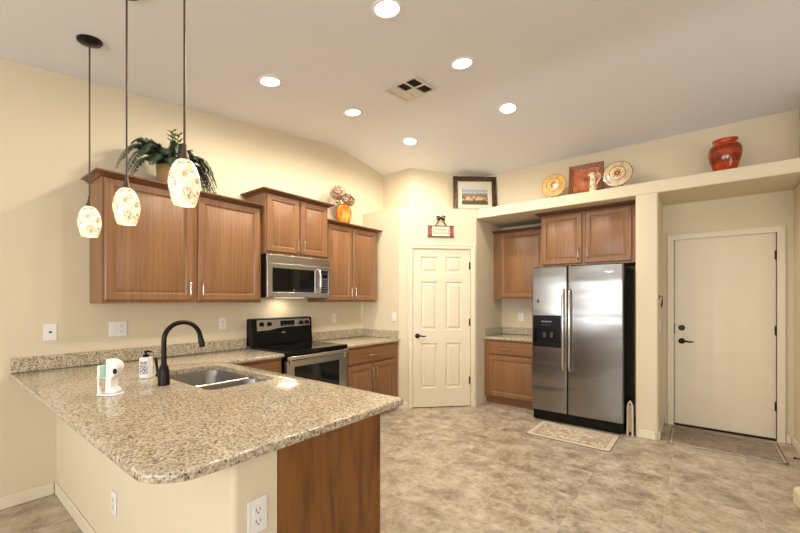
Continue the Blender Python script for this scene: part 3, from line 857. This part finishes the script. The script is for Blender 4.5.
vx, vy = -2.02, 2.735
t = thing('ceiling_vent', 'square white louvred air vent in the ceiling between the lamps', 'vent', (vx, vy, ceil_z(vy) - .001), 0, rot=(slope(vy), 0, 0))
H = .178
b = B(); b.prism([(-H, -H), (H, -H), (H, H), (-H, H)], -.010, -.0005, [[(-H + .032, -H + .032), (H - .032, -H + .032), (H - .032, H - .032), (-H + .032, H - .032)]])
b.build('frame', M['ventwhite'], t, bevel=.004)
B().box((-H + .03, -H + .03, -.0015), (H - .03, H - .03, -.0005)).build('duct_shade', M['duct_shade'], t)  # flat dark sheet in place of the shaded hollow
I_ = H - .032; CX = 2 * I_ / 3
b = B(); b.box((-I_, -.008, -.011), (I_, .008, -.002))
for k in (1, 2): b.box((-I_ + k * CX - .008, -I_, -.0112), (-I_ + k * CX + .008, I_, -.002))
b.build('cross_bar', M['ventwhite'], t)
for ix in range(3):
    for iy in range(2):
        x0, x1 = -I_ + ix * CX + .008, -I_ + (ix + 1) * CX - .008
        y0, y1 = (-I_, -.008) if iy == 0 else (.008, I_)
        see = (ix, iy) in ((1, 0), (2, 0), (2, 1))          # open blades, shade of the opening painted on in dark colour
        b = B(); n = 7; p = (y1 - y0) / n
        for k in range(n):
            ya = y0 + k * p; yb = ya + p * (1.05 if not see else .62)
            za, zb = (-.003, -.0105) if not see else (-.0105, -.005)
            b.face([(x0, ya, za), (x1, ya, za), (x1, min(yb, y1), zb), (x0, min(yb, y1), zb)])
        b.build('louvres', M['ventwhite'] if not see else M['duct_shade'], t)

# ------------------------------------------------------------------ fern on the wide upper cabinet
TOPZ = 2.2705                       # cabinet top boards
CR = 1.37 + .877 - .003 + .052            # top of the crown moulding
def frond_mat():
    t = NT('fern_green', .5)
    n = t.noise(t.co(), 9, 3)
    t.base(t.ramp(n, [(.3, lin((36, 52, 36))), (.55, lin((66, 86, 60))), (.75, lin((104, 118, 88)))]))
    return t.m
M['frond'] = frond_mat()
M['stem'] = plain('fern_stem', (74, 92, 52), .6, var=.15)
M['leaf2'] = plain('fern_tip', (128, 138, 78), .5, var=.2)
def basket_mat():
    t = NT('woven_straw', .7)
    x, y, z = t.sep(t.co())
    ang = t.math('ARCTAN2', y, x)
    wv = t.math('MULTIPLY', t.math('SINE', t.math('MULTIPLY', ang, 26)), t.math('SINE', t.math('MULTIPLY', z, 300)))
    c = t.ramp(t.math('ADD', t.math('MULTIPLY', wv, .3), .5), [(.2, lin((150, 112, 66))), (.6, lin((196, 158, 104))), (.9, lin((214, 182, 130)))])
    t.base(c); t.bump(wv, .4, .004)
    return t.m
fn = thing('potted_fern', 'green artificial fern in a straw basket on the wide upper cabinet', 'plant', (-3.455, 1.33, TOPZ))
B().lathe([(0, 0), (.085, 0), (.100, .05), (.112, .12), (.120, .215), (.112, .222), (.104, .20), (.095, .12), (.08, .02), (0, .02)], n=28).build('basket', basket_mat(), fn, smooth=50)
rnd = random.Random(5)
def frond(az, L, rise, droop, wid, mat, n=20):
    wid *= 1.35
    """one feathered frond: an arched midrib with paired, slightly folded leaflets"""
    b = B(); d = Vector((math.cos(az), math.sin(az), 0)); sd = Vector((-d.y, d.x, 0))
    pts = []
    for k in range(n + 1):
        u = k / n
        pts.append(d * (L * u * (1 - .18 * u * u)) + Vector((0, 0, .19 + rise * math.sin(min(1, u * 1.15) * PI * .5) - droop * u ** 2.6)))
    b.tube(pts, [.0035 - .0024 * k / n for k in range(n + 1)], 5)
    for k in range(2, 2 * n):
        u = k / (2 * n); i = min(int(u * n), n - 1); fr = u * n - i
        p = pts[i].lerp(pts[i + 1], fr); tg = (pts[i + 1] - pts[i]).normalized()
        up = sd.cross(tg).normalized()
        if up.z < 0: up = -up
        ln = wid * (math.sin(PI * min(1, .12 + u * .88)) ** .6)
        for sg_ in (-1, 1):
            o_ = (sd * sg_ * .9 + tg * .5 + up * -.22 + Vector((rnd.uniform(-.1, .1), rnd.uniform(-.1, .1), rnd.uniform(-.1, .1)))).normalized()
            wv = tg * (.0095)
            m = p + o_ * ln * .5 + up * .003
            e_ = p + o_ * ln
            v = [b.bm.verts.new(q) for q in (p, m + wv, e_, m - wv)]
            v2 = b.bm.verts.new(m + up * .002)
            b.bm.faces.new((v[0], v[1], v2)); b.bm.faces.new((v[1], v[2], v2)); b.bm.faces.new((v[2], v[3], v2)); b.bm.faces.new((v[3], v[0], v2))
    # keep the foliage on the room side of the wall
    for vv in b.bm.verts:
        if vv.co.z < .04: vv.co.z = .04 + (.04 - vv.co.z) * .02
        if vv.co.x < -.15: vv.co.x = -.15 + (vv.co.x + .15) * .05
    return b.build('frond', mat, fn)
for az, L, rise, droop, wid in ((-PI * .47, .44, .23, .24, .07), (-PI * .40, .46, .20, .33, .075), (-PI * .50, .36, .26, .12, .065), (-PI * .30, .32, .16, .20, .07), (-PI * .44, .40, .14, .30, .07), (-PI * .46, .50, .26, .36, .07), (-PI * .36, .36, .24, .22, .07), (PI * .42, .42, .26, .34, .07), (PI * .48, .46, .20, .42, .07), (PI * .36, .34, .24, .30, .07),
                                (PI * .47, .32, .24, .17, .065), (PI * .40, .37, .18, .36, .075), (PI * .44, .40, .16, .42, .075), (PI * .52, .36, .18, .32, .065), (PI * .30, .30, .14, .34, .07),
                                (-.35, .22, .14, .16, .065), (.3, .24, .14, .22, .065), (0, .16, .22, .02, .06), (PI * .55, .18, .24, .04, .06), (-PI * .55, .22, .24, .05, .06), (PI * .25, .24, .20, .10, .06), (-PI * .2, .26, .19, .12, .06)):
    frond(az, L, rise, droop, wid, M['frond'])
for az in (PI * .4, PI * .9, -.4):
    b = B()
    b.tube([(0, 0, .2), (.02 * math.cos(az), .02 * math.sin(az), .36), (.045 * math.cos(az), .045 * math.sin(az), .50)], .003, 5)
    for k in range(9):
        a = k * 2.4; r = .045; c = Vector((.045 * math.cos(az), .045 * math.sin(az), .44 + .008 * k)); o_ = Vector((math.cos(a), math.sin(a), .5)) * r
        s_ = Vector((-math.sin(a), math.cos(a), 0)) * .013
        b.face([c, c + o_ * .5 + s_, c + o_, c + o_ * .5 - s_])
    b.build('leafy_sprig', M['leaf2'], fn)

# ------------------------------------------------------------------ amber vase with dried flowers on the third upper cabinet
def glaze(name, stops, scale, rough=.12, streak=(1, 1, 1)):
    t = NT(name, rough); n = t.noise(t.co(streak), scale, 4, .6, .6)
    t.base(t.ramp(n, stops)); return t.m
VX, VY = -3.46, 3.285
vz = thing('vase', 'amber glazed vase standing on the upper cabinet beside the microwave', 'vase', (VX, VY, TOPZ))
B().lathe([(0, 0), (.058, 0), (.066, .03), (.085, .10), (.098, .17), (.100, .215), (.092, .250), (.072, .272), (.064, .284), (.070, .296), (.064, .296), (.058, .284), (.066, .268), (.086, .245), (.093, .21), (.078, .10), (.055, .02), (0, .02)], n=32).build('body',
    glaze('amber_glaze', [(.32, lin((120, 58, 14))), (.5, lin((188, 108, 26))), (.66, lin((232, 176, 84)))], 16, .12, (1, 1, .25)), vz, smooth=60)
bq = thing('dried_flowers', 'bunch of mauve and cream dried hydrangeas in the amber vase', 'dried flowers', (VX, VY, TOPZ + .03))
def petal_mat():
    t = NT('dried_petals', .7); v = t.co()
    c = t.ramp(t.sep(t.voro(v, 75, 'Color'))[0], [(.2, lin((96, 60, 48))), (.42, lin((142, 98, 78))), (.6, lin((196, 168, 132))), (.8, lin((228, 210, 176)))])
    t.base(c); return t.m
M['petal'] = petal_mat()
def head(c, R):
    b = B(); c = Vector(c)
    for k in range(150):
        z = 1 - 2 * (k + .5) / 150; a = k * 2.39996; r = math.sqrt(1 - z * z)
        nrm = Vector((r * math.cos(a), r * math.sin(a), z * .85)); p = c + nrm * R * rnd.uniform(.82, 1.02)
        u = nrm.cross(Vector((.3, .2, 1))).normalized(); v = nrm.cross(u).normalized()
        s_ = R * .21; t_ = rnd.uniform(0, 6)
        for j in range(4):
            q = t_ + j * PI / 2; d0 = (u * math.cos(q) + v * math.sin(q)); d1 = (u * math.cos(q + .7) + v * math.sin(q + .7)); dm = (u * math.cos(q - .7) + v * math.sin(q - .7))
            b.face([p, p + dm * s_ * .6 + nrm * .002, p + d0 * s_ + nrm * .004, p + d1 * s_ * .6 + nrm * .002])
    b.bm.normal_update()
    b.lathe([(0, -R * .75), (R * .6, -R * .45), (R * .78, 0), (R * .6, R * .45), (0, R * .7)], c, 14)
    return b.build('flower_head', M['petal'], bq)
for hx_, hy_, hz, R in ((.0, -.085, .395, .098), (.01, .090, .335, .075), (.035, .035, .365, .055), (.05, -.01, .31, .045)):
    head((hx_, hy_, hz), R)
    B().tube([(hx_ * .1, hy_ * .1, .005), (hx_ * .3, hy_ * .3, .22), (hx_, hy_, hz - R * .5)], .003, 6).build('stalk', M['stem'], bq)
b = B()
for a, l in ((-1.9, .12), (-1.5, .10)):
    d = Vector((math.cos(a), math.sin(a), 0)); s_ = Vector((-d.y, d.x, 0)) * .025
    P_ = [Vector((0, -.03, .27)), Vector((0, -.03, .27)) + d * l * .6 + Vector((0, 0, .02)), Vector((0, -.03, .27)) + d * l + Vector((0, 0, -.035))]
    b.face([P_[0], P_[1] + s_, P_[2], P_[1] - s_])
b.build('leaf', plain('dried_leaf', (150, 152, 118), .7, var=.15), bq)

# ------------------------------------------------------------------ picture, plates, dish, pitcher, urn on the ledge
def painting_mat():
    t = NT('landscape_print', .45); v = t.co(); x, y, z = t.sep(v)
    n = t.noise(v, 22, 4, .6)
    h_ = t.math('ADD', z, t.math('MULTIPLY', t.math('SUBTRACT', n, .5), .06))
    sky = t.ramp(t.math('DIVIDE', z, .24), [(.60, lin((214, 206, 190))), (.80, lin((156, 168, 178))), (.95, lin((206, 206, 202)))])
    hill = t.ramp(h_, [(.10, lin((96, 104, 74))), (.155, lin((128, 138, 134)))])
    vo = t.sep(t.voro(v, 38, 'Color'))
    town = t.ramp(vo[0], [(.2, lin((206, 168, 118))), (.45, lin((176, 96, 58))), (.6, lin((86, 92, 62))), (.85, lin((222, 196, 152)))], 'CONSTANT')
    low = t.ramp(t.noise(v, 60, 3), [(.35, lin((38, 34, 30))), (.6, lin((92, 82, 62)))])
    c = t.mix(t.math('GREATER_THAN', h_, .158), hill, sky)
    c = t.mix(t.math('MULTIPLY', t.math('GREATER_THAN', h_, .055), t.math('LESS_THAN', h_, .118)), c, town)
    c = t.mix(t.math('LESS_THAN', h_, .058), c, low)
    t.base(c); return t.m
U0 = Vector((-2.634, 4.566)); U1 = Vector((-2.209, 4.991))
# stands on the pantry ledge, leaning on the diagonal upper wall
ctr = Vector((-2.388, 4.728)); PW, PH = .60, .515
pf = thing('framed_picture', 'dark gilt framed landscape picture leaning above the pantry door', 'picture', (ctr.x, ctr.y, ZL + .001), 0, rot=(math.radians(-5), 0, math.radians(41)))
b = B(); fw = .062
for x0, z0, x1, z1 in ((-PW / 2, 0, PW / 2, fw), (-PW / 2, PH - fw, PW / 2, PH), (-PW / 2, fw, -PW / 2 + fw, PH - fw), (PW / 2 - fw, fw, PW / 2, PH - fw)):
    b.box((x0, -.012, z0), (x1, .012, z1))
for ins, ya, yb in ((0, -.024, -.011), (fw - .014, -.019, -.011)):
    for x0, z0, x1, z1 in ((-PW / 2 + ins, ins, PW / 2 - ins, ins + .014), (-PW / 2 + ins, PH - ins - .014, PW / 2 - ins, PH - ins), (-PW / 2 + ins, ins + .014, -PW / 2 + ins + .014, PH - ins - .014), (PW / 2 - ins - .014, ins + .014, PW / 2 - ins, PH - ins - .014)):
        b.box((x0, ya, z0), (x1, yb, z1))
fm = NT('dark_gilt_frame', .35, .3); fm.base(fm.ramp(fm.noise(fm.co(), 40, 4, .65), [(.35, lin((38, 28, 18))), (.55, lin((84, 66, 42))), (.75, lin((132, 108, 68)))]))
b.build('frame', fm.m, pf, bevel=.003)
b = B(); b.box((-PW / 2 + fw - .002, .0, fw - .002), (PW / 2 - fw + .002, .006, PH - fw + .002)); b.build('mat_board', plain('mat_board', (222, 212, 188), .6, var=.02), pf)
b = B(); b.box((-.18, 0, 0), (.18, .002, .26)); b.build('landscape_print', painting_mat(), pf, loc=(0, -.0022, .125))

def plate_mat(name, rim, mid, star, R, petals, band):
    t = NT(name, .22); v = t.co(); x, y, z = t.sep(v)
    r = t.math('SQRT', t.math('ADD', t.math('MULTIPLY', x, x), t.math('MULTIPLY', y, y)))
    th = t.math('ARCTAN2', y, x)
    n = t.noise(v, 34, 3)
    rr = t.math('DIVIDE', r, R)
    sr = t.math('ADD', .23, t.math('MULTIPLY', t.math('COSINE', t.math('MULTIPLY', th, petals)), .09))
    c = t.ramp(rr, [(0, lin(mid)), (.50, lin(mid)), (.52, lin(band)), (.56, lin(band)), (.58, lin(rim)), (.93, lin(rim)), (.96, lin(band))], 'LINEAR')
    c = t.mix(t.math('MULTIPLY', t.math('GREATER_THAN', n, .53), .35), c, lin(band))
    c = t.mix(t.math('LESS_THAN', rr, sr), c, lin(star))
    c = t.mix(t.math('LESS_THAN', rr, .06), c, lin((224, 180, 90)))
    t.base(c); return t.m
M['iron'] = plain('black_iron', (24, 21, 19), .5, .4, var=.1)
def plate(x, y, R, mat, label, lab2, yaw=0):
    tl = math.radians(-9)
    p = thing('decorative_plate', label, 'plate', (x, y, ZL + .03), 0, 'plates on the ledge', rot=(tl, 0, yaw))
    b = B(); b.lathe([(0, .018), (R * .5, .018), (R * .58, .012), (R * .9, .003), (R, 0), (R * .99, -.006), (R * .88, .003), (R * .56, .020), (0, .025)], n=48)
    o = b.build('dish', mat, p, smooth=50, loc=(0, 0, R), rot=(PI / 2, 0, 0))
    st = thing('plate_stand', lab2, 'plate stand', (x, y, ZL + .001), yaw, 'black plate stands')
    b = B()
    for sx in (-.055, .055):
        b.tube([(sx, -.052, .028), (sx, -.046, .010), (sx, -.03, .003), (sx, .02, .003), (sx * .6, .095, .003)], .0035, 6)
        b.tube([(sx * .6, .095, .003), (sx * .7, .058, .10), (sx * .8, .062, .15)], .0035, 6)
    b.tube([(-.055, -.025, .003), (.055, -.025, .003)], .003, 6)
    b.build('wire_easel', M['iron'], st, smooth=60)
    return p
plate(-1.328, 4.625, .142, plate_mat('yellow_plate', (206, 170, 104), (216, 184, 124), (128, 62, 34), .142, 6, (150, 98, 48)), 'round mustard-yellow plate with a small brown flower, nearest the picture', 'black wire stand under the yellow plate')
plate(-.668, 4.625, .143, plate_mat('cream_plate', (214, 196, 158), (226, 206, 166), (138, 62, 40), .143, 8, (140, 92, 66)), 'round cream plate with a star centre, nearest the red urn', 'black wire stand under the cream plate')
def dish_mat():
    t = NT('terracotta_dish', .42); v = t.co(); x, y, z = t.sep(v)
    m = t.math('MAXIMUM', t.math('ABSOLUTE', x), t.math('ABSOLUTE', z))
    n = t.noise(v, 16, 3, .6)
    inner = t.ramp(n, [(.3, lin((138, 62, 26))), (.55, lin((172, 88, 40))), (.75, lin((194, 122, 62)))])
    scr = t.math('SINE', t.math('ADD', t.math('MULTIPLY', t.math('ADD', x, z), 170), t.math('MULTIPLY', t.math('SINE', t.math('MULTIPLY', t.math('SUBTRACT', x, z), 120)), 1.6)))
    rim = t.mix(t.math('GREATER_THAN', scr, .55), lin((92, 44, 24)), lin((172, 122, 76)))
    c = t.mix(t.math('GREATER_THAN', m, .130), inner, rim)
    r = t.math('SQRT', t.math('ADD', t.math('MULTIPLY', x, x), t.math('MULTIPLY', z, z)))
    c = t.mix(t.math('LESS_THAN', r, t.math('ADD', .026, t.math('MULTIPLY', t.math('COSINE', t.math('MULTIPLY', t.math('ARCTAN2', z, x), 6)), .012))), c, lin((96, 40, 22)))
    t.base(c); return t.m
ds = thing('square_dish', 'large square terracotta dish with scrolled dark rim between the plates', 'dish', (-.985, 4.66, ZL + .006), 0, rot=(math.radians(-9), 0, math.radians(4)))
b = B(); S_ = .178
rg = []
for ins, y in ((0, -.022), (.006, -.026), (.042, -.008), (.055, 0), (.09, .002)):
    rg.append((-S_ + ins, -S_ + ins, S_ - ins, S_ - ins, y))
b.loops(rg, .012); b.build('dish', dish_mat(), ds, smooth=30, loc=(0, 0, S_))
ph = thing('pitcher', 'small cream pitcher with a curled handle in front of the square dish', 'pitcher', (-.893, 4.565, ZL + .001), 0)
pm = glaze('cream_glaze', [(.40, lin((150, 126, 70))), (.47, lin((220, 206, 168))), (.8, lin((238, 228, 202)))], 26, .2)
B().lathe([(0, 0), (.034, 0), (.038, .01), (.033, .06), (.027, .115), (.026, .14), (.032, .172), (.029, .172), (.022, .14), (.026, .07), (0, .02)], n=24).build('body', pm, ph, smooth=60)
b = B(); b.tube([(.028, 0, .145), (.055, 0, .165), (.074, 0, .150), (.072, 0, .115), (.05, 0, .085), (.034, 0, .062)], .0055, 8); b.build('handle', pm, ph, smooth=60)
b = B(); b.prism([(-.045, 0), (-.022, -.012), (-.022, .012)], .150, .171); b.build('spout', pm, ph, bevel=.003)

ph.scale = (1, 1, 1.16)

def urn_mat():
    t = NT('red_glaze', .1); v = t.co(); x, y, z = t.sep(v)
    n = t.noise(v, 7, 4, .6, .6)
    c = t.ramp(n, [(.3, lin((124, 36, 12))), (.5, lin((176, 62, 18))), (.72, lin((212, 106, 38)))])
    bands = t.ramp(z, [(.0, (0, 0, 0, 1)), (.085, (0, 0, 0, 1)), (.10, (1, 1, 1, 1)), (.155, (1, 1, 1, 1)), (.172, (0, 0, 0, 1)), (.203, (0, 0, 0, 1)), (.21, (1, 1, 1, 1)), (.245, (1, 1, 1, 1)), (.255, (0, 0, 0, 1))])
    wav = t.math('GREATER_THAN', t.math('SINE', t.math('ADD', t.math('MULTIPLY', t.math('ARCTAN2', y, x), 22), t.math('MULTIPLY', z, 160))), .2)
    bm_ = t.math('MULTIPLY', t.sep(bands)[0], t.math('ADD', .35, t.math('MULTIPLY', wav, .4)))
    t.base(t.mix(bm_, c, lin((70, 18, 12)))); return t.m
un = thing('urn', 'glossy red-orange ceramic urn with dark bands on the ledge', 'urn', (.212, 4.70, ZL + .001))
B().lathe([(0, 0), (.072, 0), (.078, .012), (.092, .06), (.112, .13), (.124, .20), (.125, .235), (.116, .275), (.098, .302), (.082, .312), (.080, .322), (.092, .338), (.095, .350), (.088, .352), (.074, .326), (.078, .31), (.108, .27), (.116, .23), (.105, .13), (.07, .02), (0, .02)], n=40).xf(Matrix.Scale(.91, 4, (0, 0, 1))).build('body', urn_mat(), un, smooth=60)

# ------------------------------------------------------------------ hanging sign over the pantry door
def sign_mat():
    t = NT('sign_board', .6); v = t.co(); x, y, z = t.sep(v)
    ax = t.math('ABSOLUTE', x)
    star = t.math('GREATER_THAN', t.noise(v, 90, 2), .56)
    red = t.mix(t.math('MULTIPLY', star, .5), lin((128, 52, 42)), lin((206, 168, 140)))
    c = t.mix(t.math('GREATER_THAN', ax, .115), lin((226, 212, 182)), red)
    t.base(c); return t.m
q = P0 + DI * .539 - IN * .002
sn = thing('hanging_sign', 'small cream and red wooden sign hung from a black bow over the door', 'sign', (q.x, q.y, 2.203), PI / 4)
SWX = .168
B().box((-SWX, -.014, 0), (SWX, -.001, .135)).build('board', sign_mat(), sn, bevel=.002)
b = B()
for x0, z0, x1, z1 in ((-SWX - .004, -.004, SWX + .004, .005), (-SWX - .004, .130, SWX + .004, .139)): b.box((x0, -.018, z0), (x1, -.001, z1))
b.build('edge_strip', M['iron'], sn)
b = B(); rs = random.Random(3)
for zz, hh, x0, x1 in ((.088, .024, -.075, .075), (.045, .026, -.085, .085)):
    x = x0
    while x < x1:
        wd = rs.uniform(.008, .015)
        b.tube([(x, -.0155, zz - hh / 2), (x + wd * .4, -.0155, zz + hh / 2), (x + wd * .6, -.0155, zz - hh * .3), (x + wd, -.0155, zz + hh * .2)], .0017, 5); x += wd + .006
b.build('lettering', plain('sign_lettering', (110, 96, 78), .6), sn)
b = B(); b.tube([(-.098, -.0155, .025), (-.098, -.0155, .115)], .003, 5); b.tube([(.098, -.0155, .025), (.098, -.0155, .115)], .003, 5); b.build('scroll_border', plain('sign_red', (150, 60, 50), .6), sn)
b = B()
b.tube([(-.075, -.008, .137), (-.005, -.010, .232)], .0065, 6); b.tube([(.075, -.008, .137), (.005, -.010, .232)], .0065, 6)
b.build('ribbon', M['black'], sn)
b = B()
for sx in (-1, 1):
    b.tube([(0, -.014, .238), (sx * .03, -.022, .262 + .004 * sx), (sx * .058, -.016, .256), (sx * .045, -.010, .236), (0, -.012, .236)], [.006, .009, .008, .008, .006], 6)
    b.tube([(0, -.012, .236), (sx * .03, -.016, .222), (sx * .056, -.012, .214)], [.006, .007, .008], 6)
b.lathe([(0, -.010), (.009, -.004), (.009, .004), (0, .010)], (0, -.014, .238), 10)
b.build('bow', M['black'], sn, smooth=60)

# ------------------------------------------------------------------ switches and outlets (thin plates on the walls)
def wall_plate(name, label, cat, loc, rotz, kind, w_=.072, group='wall plates'):
    t = thing(name, label, cat, loc, rotz, group)
    h_ = .117
    B().box((-w_ / 2, -.006, -h_ / 2), (w_ / 2, -.0005, h_ / 2)).build('plate', M['white'], t, bevel=.003)
    xs = {'outlet': (0,), 'switch': (0,), 'jack': (0,), 'duplex': (-.023, .023)}[kind]
    for i, x in enumerate(xs):
        if kind == 'jack':
            B().lathe([(0, 0), (.008, 0), (.0075, .007), (0, .007)], n=14, mat=Matrix.Translation((x, -.0055, 0)) @ Matrix.Rotation(PI / 2, 4, 'X')).build('jack', M['socket'], t)
        elif kind == 'switch' or (kind == 'duplex' and i == 0):
            B().box((x - .017, -.010, -.034), (x + .017, -.006, .034)).build('rocker', M['white'], t, bevel=.002)
        else:
            for z in (-.0195, .0195):
                f = B().prism(fillet([(x - .017, z - .0145), (x + .017, z - .0145), (x + .017, z + .0145), (x - .017, z + .0145)], {k: .008 for k in range(4)}), .0055, .0085)
                f.xf(Matrix(((1, 0, 0, 0), (0, 0, -1, 0), (0, 1, 0, 0), (0, 0, 0, 1))))
                rc = f.build('receptacle', M['white'], t)
                b = B(); b.box((x - .0085, -.0093, z - .002), (x - .006, -.0083, z + .008)); b.box((x + .006, -.0093, z - .001), (x + .0085, -.0083, z + .007)); b.box((x - .0025, -.0093, z - .0105), (x + .0025, -.0083, z - .006))
                b.build('slot', M['socket'], rc)
    return t
wall_plate('cable_outlet', 'white wall plate with one dark jack above the backsplash corner', 'outlet', (XW, .595, 1.158), LW, 'jack')
wall_plate('outlet', 'wide double white wall plate under the wide upper cabinet', 'outlet', (XW, .997, 1.157), LW, 'duplex', .118)
wall_plate('outlet', 'white outlet on the left wall just before the stove', 'outlet', (XW, 1.842, 1.160), LW, 'outlet')
wall_plate('outlet', 'white outlet on the left wall between stove and pantry', 'outlet', (XW, 3.279, 1.152), LW, 'outlet')
wall_plate('light_switch', 'white light switch on the pantry side wall above the counter', 'switch', (-3.067, YP, 1.172), 0, 'switch')
wall_plate('outlet', 'white outlet on the back wall of the refrigerator alcove', 'outlet', (-1.977, YA, 1.144), 0, 'outlet')
wall_plate('outlet', 'large white outlet on the rounded end of the peninsula half wall', 'outlet', (-1.176, .716, .657), LW, 'outlet')
wall_plate('outlet', 'white outlet low on the long face of the peninsula half wall', 'outlet', (-2.34, .63, .352), 0, 'outlet')
wall_plate('light_switch', 'white light switch on the pillar side below the key hook', 'switch', (-.298, 4.70, 1.135), LW, 'switch')
hk = thing('key_hook', 'small dark hook with hanging rings on the pillar beside the entry door', 'hook', (-.298, 4.62, 1.41), LW)
b = B(); b.box((-.012, -.006, -.02), (.012, -.0005, .03)); b.tube([(0, -.006, .015), (0, -.028, .012), (0, -.032, 0), (0, -.026, -.008)], .0035, 6); b.build('hook', M['bronze'], hk)
b = B()
for sx, zz, R in ((0, -.05, .042), (.03, -.07, .03)):
    b.tube([(sx + R * math.cos(2 * PI * k / 20), -.024 - .004 * math.sin(2 * PI * k / 20), zz + R * math.sin(2 * PI * k / 20)) for k in range(21)], .003, 6, caps=False)
b.build('ring', M['hinge'], hk, smooth=60)

# ------------------------------------------------------------------ rugs
def rug_mat(name, W_, D_, ground, motif, accent, border, line, bw):
    t = NT(name, .95); v = t.co(); x, y, z = t.sep(v)
    dx = t.math('SUBTRACT', W_ / 2, t.math('ABSOLUTE', x)); dy = t.math('SUBTRACT', D_ / 2, t.math('ABSOLUTE', y))
    e = t.math('MINIMUM', dx, dy)
    n = t.noise(v, 14, 4, .65, 1.0); n2 = t.noise(v, 31, 3, .6, 1.5)
    c = t.mix(t.math('MULTIPLY', t.math('GREATER_THAN', n, .52), .7), lin(ground), lin(motif))
    c = t.mix(t.math('MULTIPLY', t.math('GREATER_THAN', n2, .60), .7), c, lin(accent))
    vo = t.voro(v, 26, 'Distance'); c = t.mix(t.math('MULTIPLY', t.math('LESS_THAN', vo, .25), .5), c, lin(accent))
    c = t.mix(t.math('MULTIPLY', t.math('LESS_THAN', e, bw), .75), c, lin(border))
    c = t.mix(t.math('MULTIPLY', t.math('LESS_THAN', t.math('ABSOLUTE', t.math('SUBTRACT', e, bw)), .006), 1.0), c, lin(line))
    t.base(c); t.bump(t.noise(v, 300, 2), .3, .002); return t.m
r1 = thing('rug', 'small cream runner with faded floral pattern in front of the refrigerator', 'rug', (-1.005, 4.155, .0005), math.radians(-1.2))
B().prism(fillet([(-.385, -.245), (.385, -.245), (.385, .245), (-.385, .245)], {k: .02 for k in range(4)}), 0, .007).build('pile', rug_mat('cream_rug', .77, .49, (210, 198, 176), (166, 142, 118), (156, 98, 82), (214, 203, 181), (180, 162, 138), .05), r1, bevel=.002)
B().prism([(-.388, -.248), (.388, -.248), (.388, .248), (-.388, .248)], 0, .0025).build('edge_binding', plain('rug_binding', (62, 50, 42), .9), r1)
r2 = thing('rug', 'thin grey-brown faded rug with pale border lines at the entry door', 'rug', (.20, 4.81, .0005), 0)
b = B(); rg = random.Random(2); NX, NY = 24, 12; g = []
for j in range(NY + 1):
    row = []
    for i in range(NX + 1):
        x = -.415 + .83 * i / NX; y = -.30 + .60 * j / NY
        z = .003 + .006 * max(0, math.sin(i * 1.3 + 1) * math.sin(j * .4)) * (1 if j < 2 else .2) + (.012 * max(0, (i - NX + 2)) if j < 1 else 0)
        row.append(b.bm.verts.new((x, y, z)))
    g.append(row)
for j in range(NY):
    for i in range(NX): b.bm.faces.new((g[j][i], g[j][i + 1], g[j + 1][i + 1], g[j + 1][i]))
o = b.build('pile', rug_mat('grey_rug', .83, .60, (156, 140, 120), (118, 114, 110), (158, 122, 104), (136, 130, 122), (200, 186, 162), .018), r2, smooth=60)
md_ = o.modifiers.new('thickness', 'SOLIDIFY'); md_.thickness = .0025; md_.offset = 1

# ------------------------------------------------------------------ small things low on the right
st = thing('step_stool', 'narrow cream folded step stool in the gap beside the refrigerator', 'step stool', (-.536, 4.50, .0005), 0)
cm = plain('cream_metal', (214, 198, 166), .4, var=.03)
for sx in (-1, 1):
    B().tube([(sx * .022, 0, 0), (sx * .022, .006, .28), (sx * .018, .008, .315), (0, .009, .355)], .0085, 8).build('leg', cm, st, smooth=60)
b = B(); b.box((-.024, .05, .02), (.024, .062, .30)); b.build('tread', cm, st, bevel=.003)
for z in (.06, .2): B().tube([(-.022, .003, z), (.022, .003, z)], .005, 6).build('rung', cm, st)
for sx in (-1, 1): B().tube([(sx * .022, .056, .0), (sx * .022, .05, .30), (0, .012, .35)], .006, 6).build('rear_leg', cm, st)
ds = thing('door_stop', 'thin black door stop sticking out near the floor by the entry rug', 'door stop', (.720, 4.60, .045), 0)
b = B(); b.tube([(0, 0, 0), (-.055, 0, 0)], .005, 8); b.build('rod', M['black'], ds)
b = B(); b.tube([(-.055, 0, 0), (-.072, 0, 0)], .008, 8); b.build('tip', M['black'], ds)
ft = thing('floor_cushion', 'pale beige rounded cushion on the floor, cut by the right edge', 'cushion', (.79, 3.51, .0005), math.radians(12))
b = B(); b.prism(fillet([(-.24, -.24), (.24, -.24), (.24, .24), (-.24, .24)], {k: .05 for k in range(4)}), 0, .13)
b.build('cover', plain('beige_fabric', (222, 204, 170), .85, var=.03), ft, bevel=.03, seg=4)
B().prism(fillet([(-.243, -.243), (.243, -.243), (.243, .243), (-.243, .243)], {k: .05 for k in range(4)}), .062, .067).build('piping', plain('beige_piping', (206, 188, 154), .85), ft)
